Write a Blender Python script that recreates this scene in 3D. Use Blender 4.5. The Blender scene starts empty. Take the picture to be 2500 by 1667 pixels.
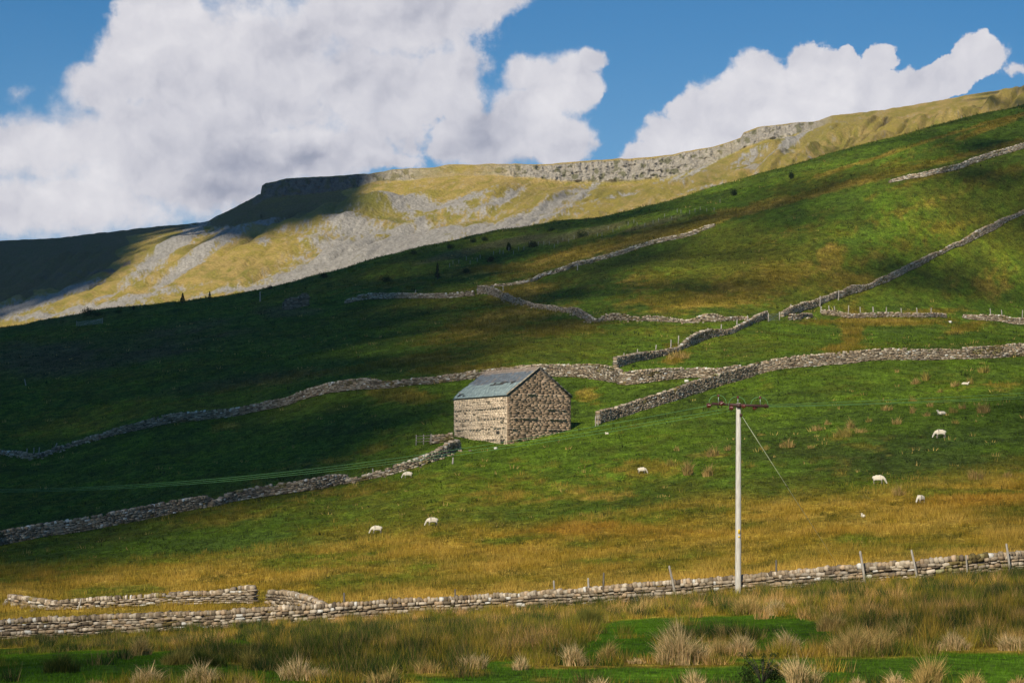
import bpy, bmesh, math
import numpy as np
from math import radians as R
rng = np.random.default_rng(7)
C = bpy.context.scene
COL = C.collection
# ---------------------------------------------------------------- camera numbers
FP = 2500*85/36.0          # focal length in photo pixels
YH = 1260.0                # eye level row
EZ = 2.5                   # eye height
KS = 1.2142                # distance scale
SUN_AZ, SUN_EL = R(22), R(34)     # left of straight behind the camera, elevation
L = np.array([-math.sin(SUN_AZ)*math.cos(SUN_EL), -math.cos(SUN_AZ)*math.cos(SUN_EL), math.sin(SUN_EL)])

# ---------------------------------------------------------------- helpers
def _h(ix, iy, s):
    with np.errstate(over='ignore'):
        h = ix.astype(np.uint32)*np.uint32(374761393) + iy.astype(np.uint32)*np.uint32(668265263) + np.uint32((s*362437+12345) & 0xffffffff)
        h = (h ^ (h >> np.uint32(13)))*np.uint32(1274126177)
        h = h ^ (h >> np.uint32(16))
    return (h & np.uint32(0xffffff)).astype(np.float64)/float(0xffffff)
def vn(x, y, s=0):
    x = np.asarray(x, float); y = np.asarray(y, float)
    xi = np.floor(x); yi = np.floor(y); fx = x-xi; fy = y-yi
    fx = fx*fx*(3-2*fx); fy = fy*fy*(3-2*fy)
    xi = xi.astype(np.int64); yi = yi.astype(np.int64)
    a = _h(xi, yi, s); b = _h(xi+1, yi, s); c = _h(xi, yi+1, s); d = _h(xi+1, yi+1, s)
    return ((a*(1-fx)+b*fx)*(1-fy) + (c*(1-fx)+d*fx)*fy)*2-1
def fbm(x, y, sc, octv=4, s=0, gain=.5):
    v = 0; a = 1; t = 0; f = 1.0/sc
    for i in range(octv):
        v = v + a*vn(x*f+i*17.3, y*f-i*9.1, s+i); t += a; a *= gain; f *= 2.03
    return v/t
def sstep(a, b, x):
    t = np.clip((x-a)/(b-a), 0, 1); return t*t*(3-2*t)
def lerp(a, b, t):
    t = np.asarray(t)[..., None]; return np.asarray(a)*(1-t)+np.asarray(b)*t

def wloc(o):
    v = np.zeros(3)
    while o is not None:
        v += np.array(o.location); o = o.parent
    return v
def mk(name, V, F, mat, parent=None, loc=None, col=None, smooth=False):
    """V (n,3) world coordinates; F list of (m,k) int arrays; linked as ONE mesh object"""
    V = np.asarray(V, float)
    if isinstance(F, np.ndarray): F = [F]
    F = [np.asarray(f) for f in F if len(f)]
    me = bpy.data.meshes.new(name)
    base = wloc(parent) if parent is not None else (np.array(loc, float) if loc is not None else np.zeros(3))
    me.vertices.add(len(V)); me.vertices.foreach_set('co', (V-base).astype(np.float32).ravel())
    nl = sum(f.size for f in F); nf = sum(len(f) for f in F)
    me.loops.add(nl); me.loops.foreach_set('vertex_index', np.concatenate([f.ravel() for f in F]).astype(np.int32))
    tot = np.concatenate([np.full(len(f), f.shape[1]) for f in F]).astype(np.int32)
    st = np.concatenate([[0], np.cumsum(tot)[:-1]]).astype(np.int32)
    me.polygons.add(nf); me.polygons.foreach_set('loop_start', st)
    try: me.polygons.foreach_set('loop_total', tot)
    except Exception: pass
    if smooth: me.polygons.foreach_set('use_smooth', np.ones(nf, bool))
    me.update(calc_edges=True)
    if col is not None:
        a = me.color_attributes.new('Col', 'FLOAT_COLOR', 'POINT')
        c = np.ones((len(V), 4), np.float32); c[:, :3] = col
        a.data.foreach_set('color', c.ravel())
    if mat: me.materials.append(mat)
    o = bpy.data.objects.new(name, me); COL.objects.link(o)
    if parent is not None: o.parent = parent
    elif loc is not None: o.location = loc
    return o
def tag(o, label=None, cat=None, group=None, kind=None):
    if label: o['label'] = label
    if cat: o['category'] = cat
    if group: o['group'] = group
    if kind: o['kind'] = kind
    return o
def empty(name, loc):
    o = bpy.data.objects.new(name, None); COL.objects.link(o); o.location = loc
    o.empty_display_size = .2
    return o
class MB:
    def __init__(s): s.V = []; s.F = []; s.C = []; s.n = 0
    def add(s, V, F, col=None):
        V = np.asarray(V, float)
        if isinstance(F, np.ndarray): F = [F]
        for f in F: s.F.append(np.asarray(f)+s.n)
        s.V.append(V); s.n += len(V)
        s.C.append(np.broadcast_to(np.asarray(col if col is not None else (.5, .5, .5), float), (len(V), 3)))
        return s
    def build(s, name, mat, parent=None, loc=None, smooth=False):
        byk = {}
        for f in s.F: byk.setdefault(f.shape[1], []).append(f)
        return mk(name, np.concatenate(s.V), [np.concatenate(v) for v in byk.values()], mat, parent, loc, np.concatenate(s.C), smooth)
BOXV = np.array([[-1,-1,-1],[1,-1,-1],[1,1,-1],[-1,1,-1],[-1,-1,1],[1,-1,1],[1,1,1],[-1,1,1]], float)*.5
BOXF = np.array([[0,3,2,1],[4,5,6,7],[0,1,5,4],[1,2,6,5],[2,3,7,6],[3,0,4,7]])
def rounded():
    ids = {}; V = []
    for i in range(3):
        for j in range(3):
            for k in range(3):
                if (i, j, k) != (1, 1, 1):
                    ids[(i, j, k)] = len(V); p = np.array([i-1, j-1, k-1], float)
                    q = p/np.linalg.norm(p)*1.25
                    V.append((p*.55+q*.45)*.5)
    F = []
    for ax in range(3):
        for sd in (0, 2):
            for a in range(2):
                for b in range(2):
                    q = []
                    for (da, db) in ((0, 0), (1, 0), (1, 1), (0, 1)):
                        c = [0, 0, 0]; c[ax] = sd; o = [x for x in range(3) if x != ax]
                        c[o[0]] = a+da; c[o[1]] = b+db; q.append(ids[tuple(c)])
                    n = (1 if sd == 2 else -1)*(1 if ax != 1 else -1)
                    F.append(q if n > 0 else q[::-1])
    return np.array(V), np.array(F)
RV, RF = rounded()
def stones(cen, dim, yaw, pitch, roll, col, rnd=True, jit=.10, rg=rng):
    """many irregular stones at once"""
    T, TF = (RV, RF) if rnd else (BOXV, BOXF)
    n = len(cen); m = len(T)
    V = T[None]*np.ones((n, 1, 1)) + rg.normal(0, jit*.5, (n, m, 3))*(.5)
    V = V*dim[:, None, :]
    def rot(V, ang, a, b):
        c = np.cos(ang)[:, None]; s_ = np.sin(ang)[:, None]; W = V.copy()
        W[..., a] = V[..., a]*c - V[..., b]*s_; W[..., b] = V[..., a]*s_ + V[..., b]*c
        return W
    V = rot(V, roll, 1, 2); V = rot(V, pitch, 0, 2); V = rot(V, yaw, 0, 1)
    V = V+cen[:, None, :]
    F = (TF[None]+(np.arange(n)*m)[:, None, None]).reshape(-1, 4)
    return V.reshape(-1, 3), F, np.repeat(col, m, axis=0)
def tube(P, r, n=8, cap=True):
    P = np.asarray(P, float); r = np.broadcast_to(r, (len(P),)); V = []
    d = np.gradient(P, axis=0); d /= np.linalg.norm(d, axis=1)[:, None]+1e-9
    up = np.array([0, 0, 1.0]) if abs(d[0, 2]) < .9 else np.array([1.0, 0, 0])
    for i in range(len(P)):
        a = np.cross(up, d[i]); a /= np.linalg.norm(a)+1e-9; b = np.cross(d[i], a)
        t = np.arange(n)/n*2*math.pi
        V.append(P[i]+r[i]*(np.cos(t)[:, None]*a+np.sin(t)[:, None]*b))
    V = np.concatenate(V); F = []
    for i in range(len(P)-1):
        for k in range(n): F.append([i*n+k, i*n+(k+1) % n, (i+1)*n+(k+1) % n, (i+1)*n+k])
    Fs = [np.array(F)]
    if cap: Fs.append(np.array([list(range(n))[::-1], [(len(P)-1)*n+k for k in range(n)]]))
    return V, Fs
def lathe(c, prof, n=12, axis=(0, 0, 1)):
    """prof list of (r,h) along axis"""
    ax = np.array(axis, float); ax /= np.linalg.norm(ax)
    P = np.array([np.array(c)+ax*h for r, h in prof])
    up = np.array([0, 0, 1.0]) if abs(ax[2]) < .9 else np.array([1.0, 0, 0])
    a = np.cross(up, ax); a /= np.linalg.norm(a); b = np.cross(ax, a); t = np.arange(n)/n*2*math.pi
    V = np.concatenate([P[i]+prof[i][0]*(np.cos(t)[:, None]*a+np.sin(t)[:, None]*b) for i in range(len(P))])
    F = [[i*n+k, i*n+(k+1) % n, (i+1)*n+(k+1) % n, (i+1)*n+k] for i in range(len(P)-1) for k in range(n)]
    return V, [np.array(F), np.array([list(range(n))[::-1], [(len(P)-1)*n+k for k in range(n)]])]
def box(c, d, yaw=0, tilt=(0, 0)):
    V = BOXV*np.array(d)
    for ang, a, b in ((tilt[0], 0, 2), (tilt[1], 1, 2), (yaw, 0, 1)):
        W = V.copy(); W[:, a] = V[:, a]*math.cos(ang)-V[:, b]*math.sin(ang); W[:, b] = V[:, a]*math.sin(ang)+V[:, b]*math.cos(ang); V = W
    return V+np.array(c), BOXF

# ---------------------------------------------------------------- materials
def nmat(name):
    m = bpy.data.materials.new(name); m.use_nodes = True
    nt = m.node_tree; nt.nodes.clear()
    out = nt.nodes.new('ShaderNodeOutputMaterial')
    return m, nt, out
def mat_attr(name, var=.35, scale=3.0, bump=.3, bscale=8.0, rough=.95, detail=6, scale2=None, dist=.05, spec=.15):
    m, nt, out = nmat(name); N = nt.nodes; K = nt.links
    b = N.new('ShaderNodeBsdfPrincipled'); b.inputs['Roughness'].default_value = rough; b.inputs['Specular IOR Level'].default_value = spec
    at = N.new('ShaderNodeAttribute'); at.attribute_name = 'Col'
    geo = N.new('ShaderNodeNewGeometry')
    n1 = N.new('ShaderNodeTexNoise'); n1.inputs['Scale'].default_value = scale; n1.inputs['Detail'].default_value = detail; n1.inputs['Roughness'].default_value = .65
    K.new(geo.outputs['Position'], n1.inputs['Vector'])
    mr = N.new('ShaderNodeMapRange'); mr.inputs[1].default_value = .25; mr.inputs[2].default_value = .75
    mr.inputs[3].default_value = 1-var; mr.inputs[4].default_value = 1+var
    K.new(n1.outputs['Fac'], mr.inputs[0])
    mx = N.new('ShaderNodeVectorMath'); mx.operation = 'SCALE'
    K.new(at.outputs['Color'], mx.inputs[0]); K.new(mr.outputs[0], mx.inputs['Scale'])
    K.new(mx.outputs[0], b.inputs['Base Color'])
    n2 = N.new('ShaderNodeTexNoise'); n2.inputs['Scale'].default_value = bscale; n2.inputs['Detail'].default_value = 5
    K.new(geo.outputs['Position'], n2.inputs['Vector'])
    bp = N.new('ShaderNodeBump'); bp.inputs['Strength'].default_value = bump; bp.inputs['Distance'].default_value = dist
    K.new(n2.outputs['Fac'], bp.inputs['Height']); K.new(bp.outputs[0], b.inputs['Normal'])
    K.new(b.outputs[0], out.inputs[0])
    return m
def mat_blade(name):
    m, nt, out = nmat(name); N = nt.nodes; K = nt.links
    at = N.new('ShaderNodeAttribute'); at.attribute_name = 'Col'
    d = N.new('ShaderNodeBsdfDiffuse'); t = N.new('ShaderNodeBsdfTranslucent'); mx = N.new('ShaderNodeMixShader'); mx.inputs[0].default_value = .3
    K.new(at.outputs['Color'], d.inputs[0]); K.new(at.outputs['Color'], t.inputs[0])
    K.new(d.outputs[0], mx.inputs[1]); K.new(t.outputs[0], mx.inputs[2]); K.new(mx.outputs[0], out.inputs[0])
    return m
def mat_plain(name, col, rough=.6, metal=0, var=.15, scale=20):
    m, nt, out = nmat(name); N = nt.nodes; K = nt.links
    b = N.new('ShaderNodeBsdfPrincipled'); b.inputs['Roughness'].default_value = rough; b.inputs['Metallic'].default_value = metal
    geo = N.new('ShaderNodeNewGeometry')
    n1 = N.new('ShaderNodeTexNoise'); n1.inputs['Scale'].default_value = scale; n1.inputs['Detail'].default_value = 4
    K.new(geo.outputs['Position'], n1.inputs['Vector'])
    r = N.new('ShaderNodeValToRGB'); r.color_ramp.elements[0].position = .3; r.color_ramp.elements[1].position = .7
    r.color_ramp.elements[0].color = (*[c*(1-var) for c in col], 1); r.color_ramp.elements[1].color = (*[min(1, c*(1+var)) for c in col], 1)
    K.new(n1.outputs['Fac'], r.inputs[0]); K.new(r.outputs[0], b.inputs['Base Color']); K.new(b.outputs[0], out.inputs[0])
    return m
def mat_wood(name, c0, c1):
    m, nt, out = nmat(name); N = nt.nodes; K = nt.links
    b = N.new('ShaderNodeBsdfPrincipled'); b.inputs['Roughness'].default_value = .85
    geo = N.new('ShaderNodeNewGeometry'); mp = N.new('ShaderNodeMapping'); mp.inputs['Scale'].default_value = (14, 14, 1.6)
    K.new(geo.outputs['Position'], mp.inputs['Vector'])
    n1 = N.new('ShaderNodeTexNoise'); n1.inputs['Scale'].default_value = 1.5; n1.inputs['Detail'].default_value = 6
    K.new(mp.outputs[0], n1.inputs['Vector'])
    r = N.new('ShaderNodeValToRGB'); r.color_ramp.elements[0].position = .35; r.color_ramp.elements[1].position = .65
    r.color_ramp.elements[0].color = (*c0, 1); r.color_ramp.elements[1].color = (*c1, 1)
    K.new(n1.outputs['Fac'], r.inputs[0]); K.new(r.outputs[0], b.inputs['Base Color']); K.new(b.outputs[0], out.inputs[0])
    return m
M_STONE = mat_attr('limestone', var=.4, scale=9, bump=.6, bscale=22, dist=.03)
M_BARN = mat_attr('barn_stone', var=.14, scale=1.2, bump=.08, bscale=30, dist=.015)
M_SLATE = mat_attr('slate', var=.22, scale=5, bump=.3, bscale=10, rough=.55, dist=.02, spec=.4)
M_BLADE = mat_blade('grass_blade')
M_WOOL = mat_attr('wool', var=.12, scale=14, bump=.8, bscale=28, dist=.03)
M_POLE = mat_wood('weathered_pole', (.38, .355, .31), (.56, .53, .48))
M_POST = mat_wood('weathered_post', (.20, .175, .145), (.38, .345, .30))
M_DARKPOST = mat_wood('dark_post', (.06, .05, .04), (.14, .12, .09))
M_RUST = mat_plain('brown_steel', (.045, .018, .014), .6, 0)
M_PORC = mat_plain('brown_porcelain', (.10, .022, .016), .18, 0)
M_WIRE = mat_plain('green_copper_wire', (.11, .28, .10), .6, 0, .1)
M_STAY = mat_plain('pale_green_wire', (.80, .85, .62), .5, 0, .1)
M_STEEL = mat_plain('galvanised_steel', (.45, .47, .46), .45, .6)
M_YEL = mat_plain('yellow_plate', (.75, .48, .02), .5, 0, .05)
M_BLK = mat_plain('black_paint', (.02, .02, .02), .6, 0, .05)
M_BARK = mat_plain('bark', (.05, .04, .03), .9)
M_HURD = mat_wood('hurdle_wood', (.12, .10, .08), (.24, .20, .16))
M_GUARD = mat_plain('pale_tube', (.22, .22, .17), .7)

# ---------------------------------------------------------------- terrain
def pchip(xk, zk, x):
    """xk,zk (c,k), x (c,r) monotone cubic, vectorised over columns"""
    h = np.diff(xk, axis=1); dl = np.diff(zk, axis=1)/h
    m = np.zeros_like(zk)
    w1 = 2*h[:, 1:]+h[:, :-1]; w2 = h[:, 1:]+2*h[:, :-1]
    same = (dl[:, 1:]*dl[:, :-1]) > 0
    with np.errstate(divide='ignore', invalid='ignore'):
        hm = (w1+w2)/(w1/dl[:, :-1]+w2/dl[:, 1:])
    m[:, 1:-1] = np.where(same, hm, 0); m[:, 0] = dl[:, 0]; m[:, -1] = dl[:, -1]
    out = np.zeros_like(x)
    K = xk.shape[1]
    for k in range(K-1):
        a = xk[:, k:k+1]; b = xk[:, k+1:k+2]
        s_ = (x >= a) & (x <= b) if k < K-2 else (x >= a)
        t = (x-a)/(b-a)
        v = (2*t**3-3*t**2+1)*zk[:, k:k+1]+(t**3-2*t**2+t)*(b-a)*m[:, k:k+1]+(-2*t**3+3*t**2)*zk[:, k+1:k+2]+(t**3-t**2)*(b-a)*m[:, k+1:k+2]
        out = np.where(s_, v, out)
    return out
def curve(pts, xs, sm=45, fast=None):
    X = np.arange(-1400, 3901, 5.0); a = np.array(pts, float)
    v = np.interp(X, a[:, 0], a[:, 1])
    if sm > 0:
        k = np.exp(-.5*(np.arange(-int(3*sm/5), int(3*sm/5)+1)*5/sm)**2); k /= k.sum()
        p = len(k)//2; v = np.convolve(np.pad(v, p, mode='edge'), k, 'valid')
    return np.interp(xs, X, v)
XS = np.concatenate([np.arange(-3000, -300, 60), np.arange(-300, -20, 10), np.arange(-20, 2520, 2.6), np.arange(2520, 2800, 10), np.arange(2800, 5600, 60)]).astype(float)
def P2(*a): return list(zip(a[0::2], a[1::2]))
BROW = P2(0,803, 120,782, 250,757, 450,738, 700,697, 850,655, 1000,612, 1130,582, 1250,560, 1380,545, 1500,525, 1620,492, 1750,450, 1880,418, 2000,385, 2130,352, 2250,318, 2380,286, 2500,262, 2700,215)
near_c = [  # (pixel row curve, distance curve)
 (P2(0,1700), P2(0,28)),
 (P2(0,1640, 1250,1610, 2500,1600), P2(0,38)),
 (P2(0,1606, 600,1580, 1250,1552, 1800,1520, 2500,1490), P2(0,60)),
 (P2(0,1560, 250,1548, 500,1535, 750,1521, 1000,1503, 1250,1490, 1500,1472, 1800,1448, 2000,1430, 2250,1412, 2500,1390), P2(0,104, 1800,98, 2500,95)),
 (P2(0,1440, 600,1415, 1250,1370, 1900,1315, 2500,1270), P2(0,132, 2500,126)),
 (P2(0,1330, 250,1290, 500,1240, 850,1175, 1100,1098, 1240,1085, 1400,1048, 1700,1015, 2100,985, 2500,960), P2(0,172, 1100,190, 1240,194, 1400,197, 2500,197)),
 (P2(0,1112, 150,1096, 300,1057, 400,1035, 600,1011, 750,972, 950,944, 1100,932, 1300,919, 1500,935, 1700,930, 1810,925, 1900,902, 2000,893, 2200,879, 2500,870), P2(0,250, 600,250, 1100,238, 1400,228, 1810,222, 2500,230)),
 (P2(0,900, 500,830, 1000,760, 1250,760, 1460,782, 1890,783, 2250,776, 2500,788), P2(0,340, 500,350, 1000,355, 1460,300, 1890,300, 2050,318, 2500,330)),
 (P2(0,850, 500,765, 1000,680, 1250,655, 1740,556, 2170,447, 2500,362, 2700,320), P2(0,388, 500,400, 1000,408, 1740,395, 2170,395, 2500,420)),
 (BROW, P2(0,440, 700,470, 1250,480, 1750,470, 2250,482, 2500,508, 2800,530)),
]
def eyez(y, Y): return EZ+Y*(YH-y)/FP
YK = [np.full_like(XS, 3.0), np.full_like(XS, 12.0)]; ZK = [np.full_like(XS, .85), np.full_like(XS, .55)]
for yc, Yc in near_c:
    Y = curve(Yc, XS, 80)*KS; y = curve(yc, XS, 28)
    if yc is BROW: y = y+4+8*sstep(1300, 1800, XS)
    YK.append(Y); ZK.append(eyez(y, Y))
Yb, Zb = YK[-1], ZK[-1]
YK += [Yb+45, Yb+220, Yb+330]; ZK += [Zb+1.5, Zb-22, Zb-50]
YK = np.array(YK).T; ZK = np.array(ZK).T
cnt = [4, 8, 60, 60, 75, 50, 75, 90, 80, 50, 40, 6, 8, 3]
t = np.concatenate([k+np.arange(c)/c for k, c in enumerate(cnt)]+[[len(cnt)]])
k0 = np.minimum(t.astype(int), len(cnt)-1); fr = t-k0
YY = YK[:, k0]*(1-fr)+YK[:, k0+1]*fr
BROWROW = int(sum(cnt[:11]))
ZZ = pchip(YK, ZK, YY)
XX = YY*((XS-1250)/FP)[:, None]
dfade = sstep(25, 60, YY)*(1-.6*sstep(500, 650, YY))
brf = np.abs(t-11)[None, :]
ZZ = ZZ + fbm(XX, YY, 30, 3, 3)*.55*sstep(110, 200, YY) + fbm(XX, YY*.8, 7, 4, 11)*(.16+.16*sstep(200, 260, YY))*dfade + fbm(XX, YY, 1.6, 3, 21)*.045*dfade
ZZ = ZZ + np.abs(fbm(XX+YY*.5, YY*.35, 14, 3, 31))*1.1*sstep(300, 420, YY)
PY = YH-(ZZ-EZ)/YY*FP                     # photo row of every vertex
PX = np.broadcast_to(XS[:, None], PY.shape)
def gridfaces(nc, nr):
    i = np.arange(nc-1)[:, None]*nr+np.arange(nr-1)[None, :]
    return np.stack([i, i+nr, i+nr+1, i+1], -1).reshape(-1, 4)

def at(x, y):
    """photo point -> point on the near hillside"""
    x = np.atleast_1d(np.asarray(x, float)); y = np.atleast_1d(np.asarray(y, float)); out = []
    for a, b in zip(x, y):
        i = int(np.clip(np.searchsorted(XS, a)-1, 0, len(XS)-2)); f = (a-XS[i])/(XS[i+1]-XS[i]); p = []
        for c in (i, i+1):
            py = np.minimum.accumulate(PY[c, 4:BROWROW+1])
            Yv = np.interp(-b, -py, YY[c, 4:BROWROW+1]); Zv = np.interp(Yv, YY[c], ZZ[c]); p.append((Yv, Zv))
        Yv = p[0][0]*(1-f)+p[1][0]*f
        out.append((Yv*(a-1250)/FP, Yv, gz(Yv*(a-1250)/FP, Yv)))
    return np.array(out)
def gz(X, Y):
    a = 1250+FP*X/Y; i = int(np.clip(np.searchsorted(XS, a)-1, 0, len(XS)-2)); f = (a-XS[i])/(XS[i+1]-XS[i])
    return (1-f)*np.interp(Y, YY[i], ZZ[i])+f*np.interp(Y, YY[i+1], ZZ[i+1])

# ---- ground cover colours (albedo)
green = np.array((.054, .086, .011)); bright = np.array((.090, .145, .010)); dkgreen = np.array((.026, .046, .012)); lawnc = np.array((.086, .165, .012))
olive = np.array((.128, .125, .012)); ochre = np.array((.29, .195, .022)); orange = np.array((.28, .145, .018))
straw = np.array((.50, .325, .07)); brown = np.array((.085, .058, .030)); greybr = np.array((.15, .125, .085))
def blobs(x, y, lst):
    v = np.zeros_like(x, float)
    for (cx, cy, rx, ry, an, w) in lst:
        c, s_ = math.cos(R(an)), math.sin(R(an)); dx = x-cx; dy = y-cy
        d = ((dx*c-dy*s_)/rx)**2+((dx*s_+dy*c)/ry)**2
        v = np.maximum(v, w*np.exp(-d))
    return v
def inpoly(x, y, poly):
    c_ = np.zeros(x.shape, bool); n = len(poly)
    for i in range(n):
        x0, y0 = poly[i]; x1, y1 = poly[(i+1) % n]
        if y0 == y1: continue
        c_ ^= ((y0 > y) != (y1 > y)) & (x < (x1-x0)*(y-y0)/(y1-y0)+x0)
    return c_
def cover(x, y, X, Y):
    """roughness (long dead grass), hue parameters -> albedo of the sward"""
    n1 = fbm(X, Y*.7, 22, 4, 41); n2 = fbm(X, Y*.8, 5, 4, 51); n3 = fbm(X, Y*.6, 1.3, 3, 61)
    lo = curve(P2(0,1395, 500,1340, 900,1300, 1300,1290, 1700,1225, 2100,1230, 2300,1190, 2500,1160), x, 30)
    wb = curve(near_c[3][0], x, 10)
    band = sstep(-35, 35, y-lo+n1*45+n2*25)*sstep(-3, 3, wb-12-y+0*x); band = band*(1-.6*sstep(.02, .35, n2-.3*n1)*sstep(60, 110, wb-y))
    hot = blobs(x, y, [(780,1305,190,20,4,.9),(420,1360,220,18,6,.7),(1400,1290,160,22,3,1.0),(1600,1300,200,20,0,.6),(2400,1215,180,30,5,.9),(250,1380,160,16,5,.6),(100,1410,150,18,5,.7),(2050,1300,150,15,0,.5)])
    pale = sstep(-75, -20, y-wb+n2*22)*sstep(0, 3, wb-y)*sstep(500, 1000, x)
    # long dead grass elsewhere on the slope
    B = [(1270,720,90,28,12,.75),(1200,790,190,34,14,.8),(1350,800,150,25,5,.6),(1010,880,140,14,8,.7),(1100,900,160,12,2,.55),(980,965,90,16,-4,.75),(1330,965,30,60,0,.25),
         (880,900,140,12,8,.55),(640,930,200,18,10,.45),(560,1040,50,10,5,.4),(1430,965,35,22,0,.5),(2080,805,28,60,-6,.9),(2150,785,190,11,0,.85),(2060,850,60,12,4,.7),(2360,800,80,14,18,.6),
         (2280,760,100,10,0,.6),(2440,940,60,16,0,.3),(1650,875,36,14,15,.8),(1640,850,30,10,0,.4),
         (1700,735,260,34,4,.62),(1850,690,200,40,14,.6),(2030,625,34,44,-30,.85),(2080,685,70,26,0,.7),(1560,690,120,30,0,.5),(2150,620,120,30,20,.35),(2420,690,60,50,0,.55),(2300,560,120,30,25,.45),
         (2330,700,50,30,0,.3),(2200,520,260,18,20,.35),(1950,560,150,24,20,.3),
         (1500,600,330,12,17,.75),(1350,640,160,20,12,.7),(1180,660,130,16,8,.6),(1750,535,200,13,18,.85),(2000,470,240,9,17,.55),(2300,420,230,8,19,.5),(2420,310,160,9,20,.75),(2280,360,200,9,20,.35),(2430,425,140,12,15,.5),
         (960,700,170,20,8,.35),(1050,760,140,12,8,.35),(1120,1000,90,10,0,.2),(760,1130,120,14,8,.35),(880,1060,100,12,4,.3),(640,1180,40,16,0,.3),(900,1100,60,10,10,.35),
         (1580,1145,90,22,0,.5),(1470,1210,180,26,0,.35),(1240,1215,160,20,0,.35),(850,1200,140,18,4,.3),(560,1265,120,16,5,.45),(2000,1150,120,18,0,.2),(1750,1110,90,12,0,.25),(1300,1120,60,14,0,.2)]
    W = blobs(x, y, B)
    bA = np.interp(x, *zip((1100,705),(1300,652),(1450,609),(1570,582),(1728,537),(1915,494),(2047,457),(2260,404),(2500,342),(2700,300))); wA = np.interp(x, [1300, 1600, 1900, 2500], [20, 20, 9, 5])
    bB = np.interp(x, *zip((1850,478),(1950,445),(2100,398),(2250,349),(2400,304),(2500,278),(2700,230)))
    W = np.maximum(W, .85*np.exp(-((y-bA)/wA)**2)*sstep(1150, 1350, x)); W = np.maximum(W, .65*np.exp(-((y-bB)/5)**2)*sstep(1900, 2050, x))
    rr = np.clip(sstep(.16, .52, W+n2*.32+n3*.28+n1*.14)*.95, 0, 1)
    rough = np.maximum(rr, band)
    # field in front of the near wall
    fg = sstep(-2, 4, y-wb+8)
    lb = np.interp(x, *zip((-100,1585),(0,1585),(200,1588),(330,1600),(450,1612),(620,1640),(900,1652),(1150,1640),(1185,1600),(1400,1592),(1465,1530),(1520,1504),(1700,1497),(1950,1500),(2000,1528),(2060,1556),(2300,1572),(2500,1580)))
    lawn = sstep(-8, 10, y-lb+n2*26+n3*14)
    row = sstep(.2, .6, blobs(x, y, [(1380,1624,150,9,0,1),(1640,1620,170,10,0,1),(1900,1596,260,11,0,1),(2150,1592,170,14,0,1),(2400,1586,140,11,0,1),(1720,1560,160,9,0,.8),(1330,1660,40,10,0,.5),(2200,1672,260,8,0,.8),(1580,1676,260,6,0,.8),(900,1665,140,10,0,1),(1100,1640,90,12,0,1),(420,1672,220,8,0,1)])+n2*.35+n3*.1)
    lawn = lawn*(1-row)
    lawn = np.maximum(lawn, sstep(.35, .6, blobs(x, y, [(570,1572,60,12,0,1),(1225,1582,50,12,0,1),(250,1605,180,20,0,1.2),(420,1600,80,16,0,.8),(2330,1500,120,10,0,.3)])+n2*.15))
    rough = np.where(fg > .5, 1-lawn, rough)
    # ---- colours
    base = lerp(green, bright, np.clip(.5+n2*.9+.35*blobs(x, y, [(1600,820,260,50,0,1),(1500,1090,300,60,0,.9),(2200,960,350,70,0,.6),(1100,1180,240,50,0,.6),(1950,840,120,30,0,.8)]), 0, 1))
    base = lerp(base, olive*.9, np.clip(n1*.9+n3*.55-.02-.3*blobs(x, y, [(1900,1020,650,130,0,1),(1350,1110,300,80,0,1)])+.85*blobs(x, y, [(1900,650,560,150,0,1),(2300,600,330,170,0,.9),(1100,760,260,80,0,.6),(1700,560,400,60,18,.5),(1000,1230,900,60,3,.8),(1300,820,200,60,0,.7)]), 0, .85))
    base = lerp(base, dkgreen, np.clip(.55*blobs(x, y, [(2200,1110,380,70,0,1.5),(1500,640,260,40,15,.6),(1750,580,300,30,20,.4),(2200,460,400,40,18,.4),(1900,1060,200,30,0,.5)])+n3*.4-.1, 0, .9))
    up = sstep(820, 700, y+(1250-x)*.0)
    dead = lerp(ochre, straw, np.clip(.25+n3*.8+pale*.7-hot*.5+.35*blobs(x, y, [(1270,740,150,60,0,1),(1500,600,600,60,17,.8),(2070,800,120,60,0,.7),(2030,640,80,70,0,.6)]), 0, 1))
    dead = lerp(dead, orange, np.clip(hot+n2*.3-.1, 0, .8))
    dead = lerp(dead, olive, np.clip(.30+n2*1.1+n3*.3-pale*.5-hot*.5, 0, .85)*np.where(fg > .5, .7, 1.0))
    base = lerp(base, lerp(lawnc, lawnc*np.array((.62, .6, .8)), np.clip(.3+n2+n3*.6, 0, 1)), np.where(fg > .5, 1.0, 0))
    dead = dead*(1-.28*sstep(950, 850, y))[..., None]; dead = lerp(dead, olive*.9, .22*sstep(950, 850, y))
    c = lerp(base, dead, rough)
    gb = blobs(x, y, [(1250,590,150,12,10,1),(1420,570,160,13,12,1),(1100,625,120,14,12,.8),(1600,545,120,10,15,.8),(330,870,380,24,12,.7),(120,870,200,60,0,.8),(700,760,120,26,0,.7),(450,800,260,24,10,.6)])
    c = lerp(c, greybr*np.array((.8, .75, .6)), sstep(.35, .7, gb+n2*.25)*.6)
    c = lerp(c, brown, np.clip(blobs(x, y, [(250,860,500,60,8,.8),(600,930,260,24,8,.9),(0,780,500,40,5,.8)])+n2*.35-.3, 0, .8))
    return rough, c, lawn, fg, band, pale

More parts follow.
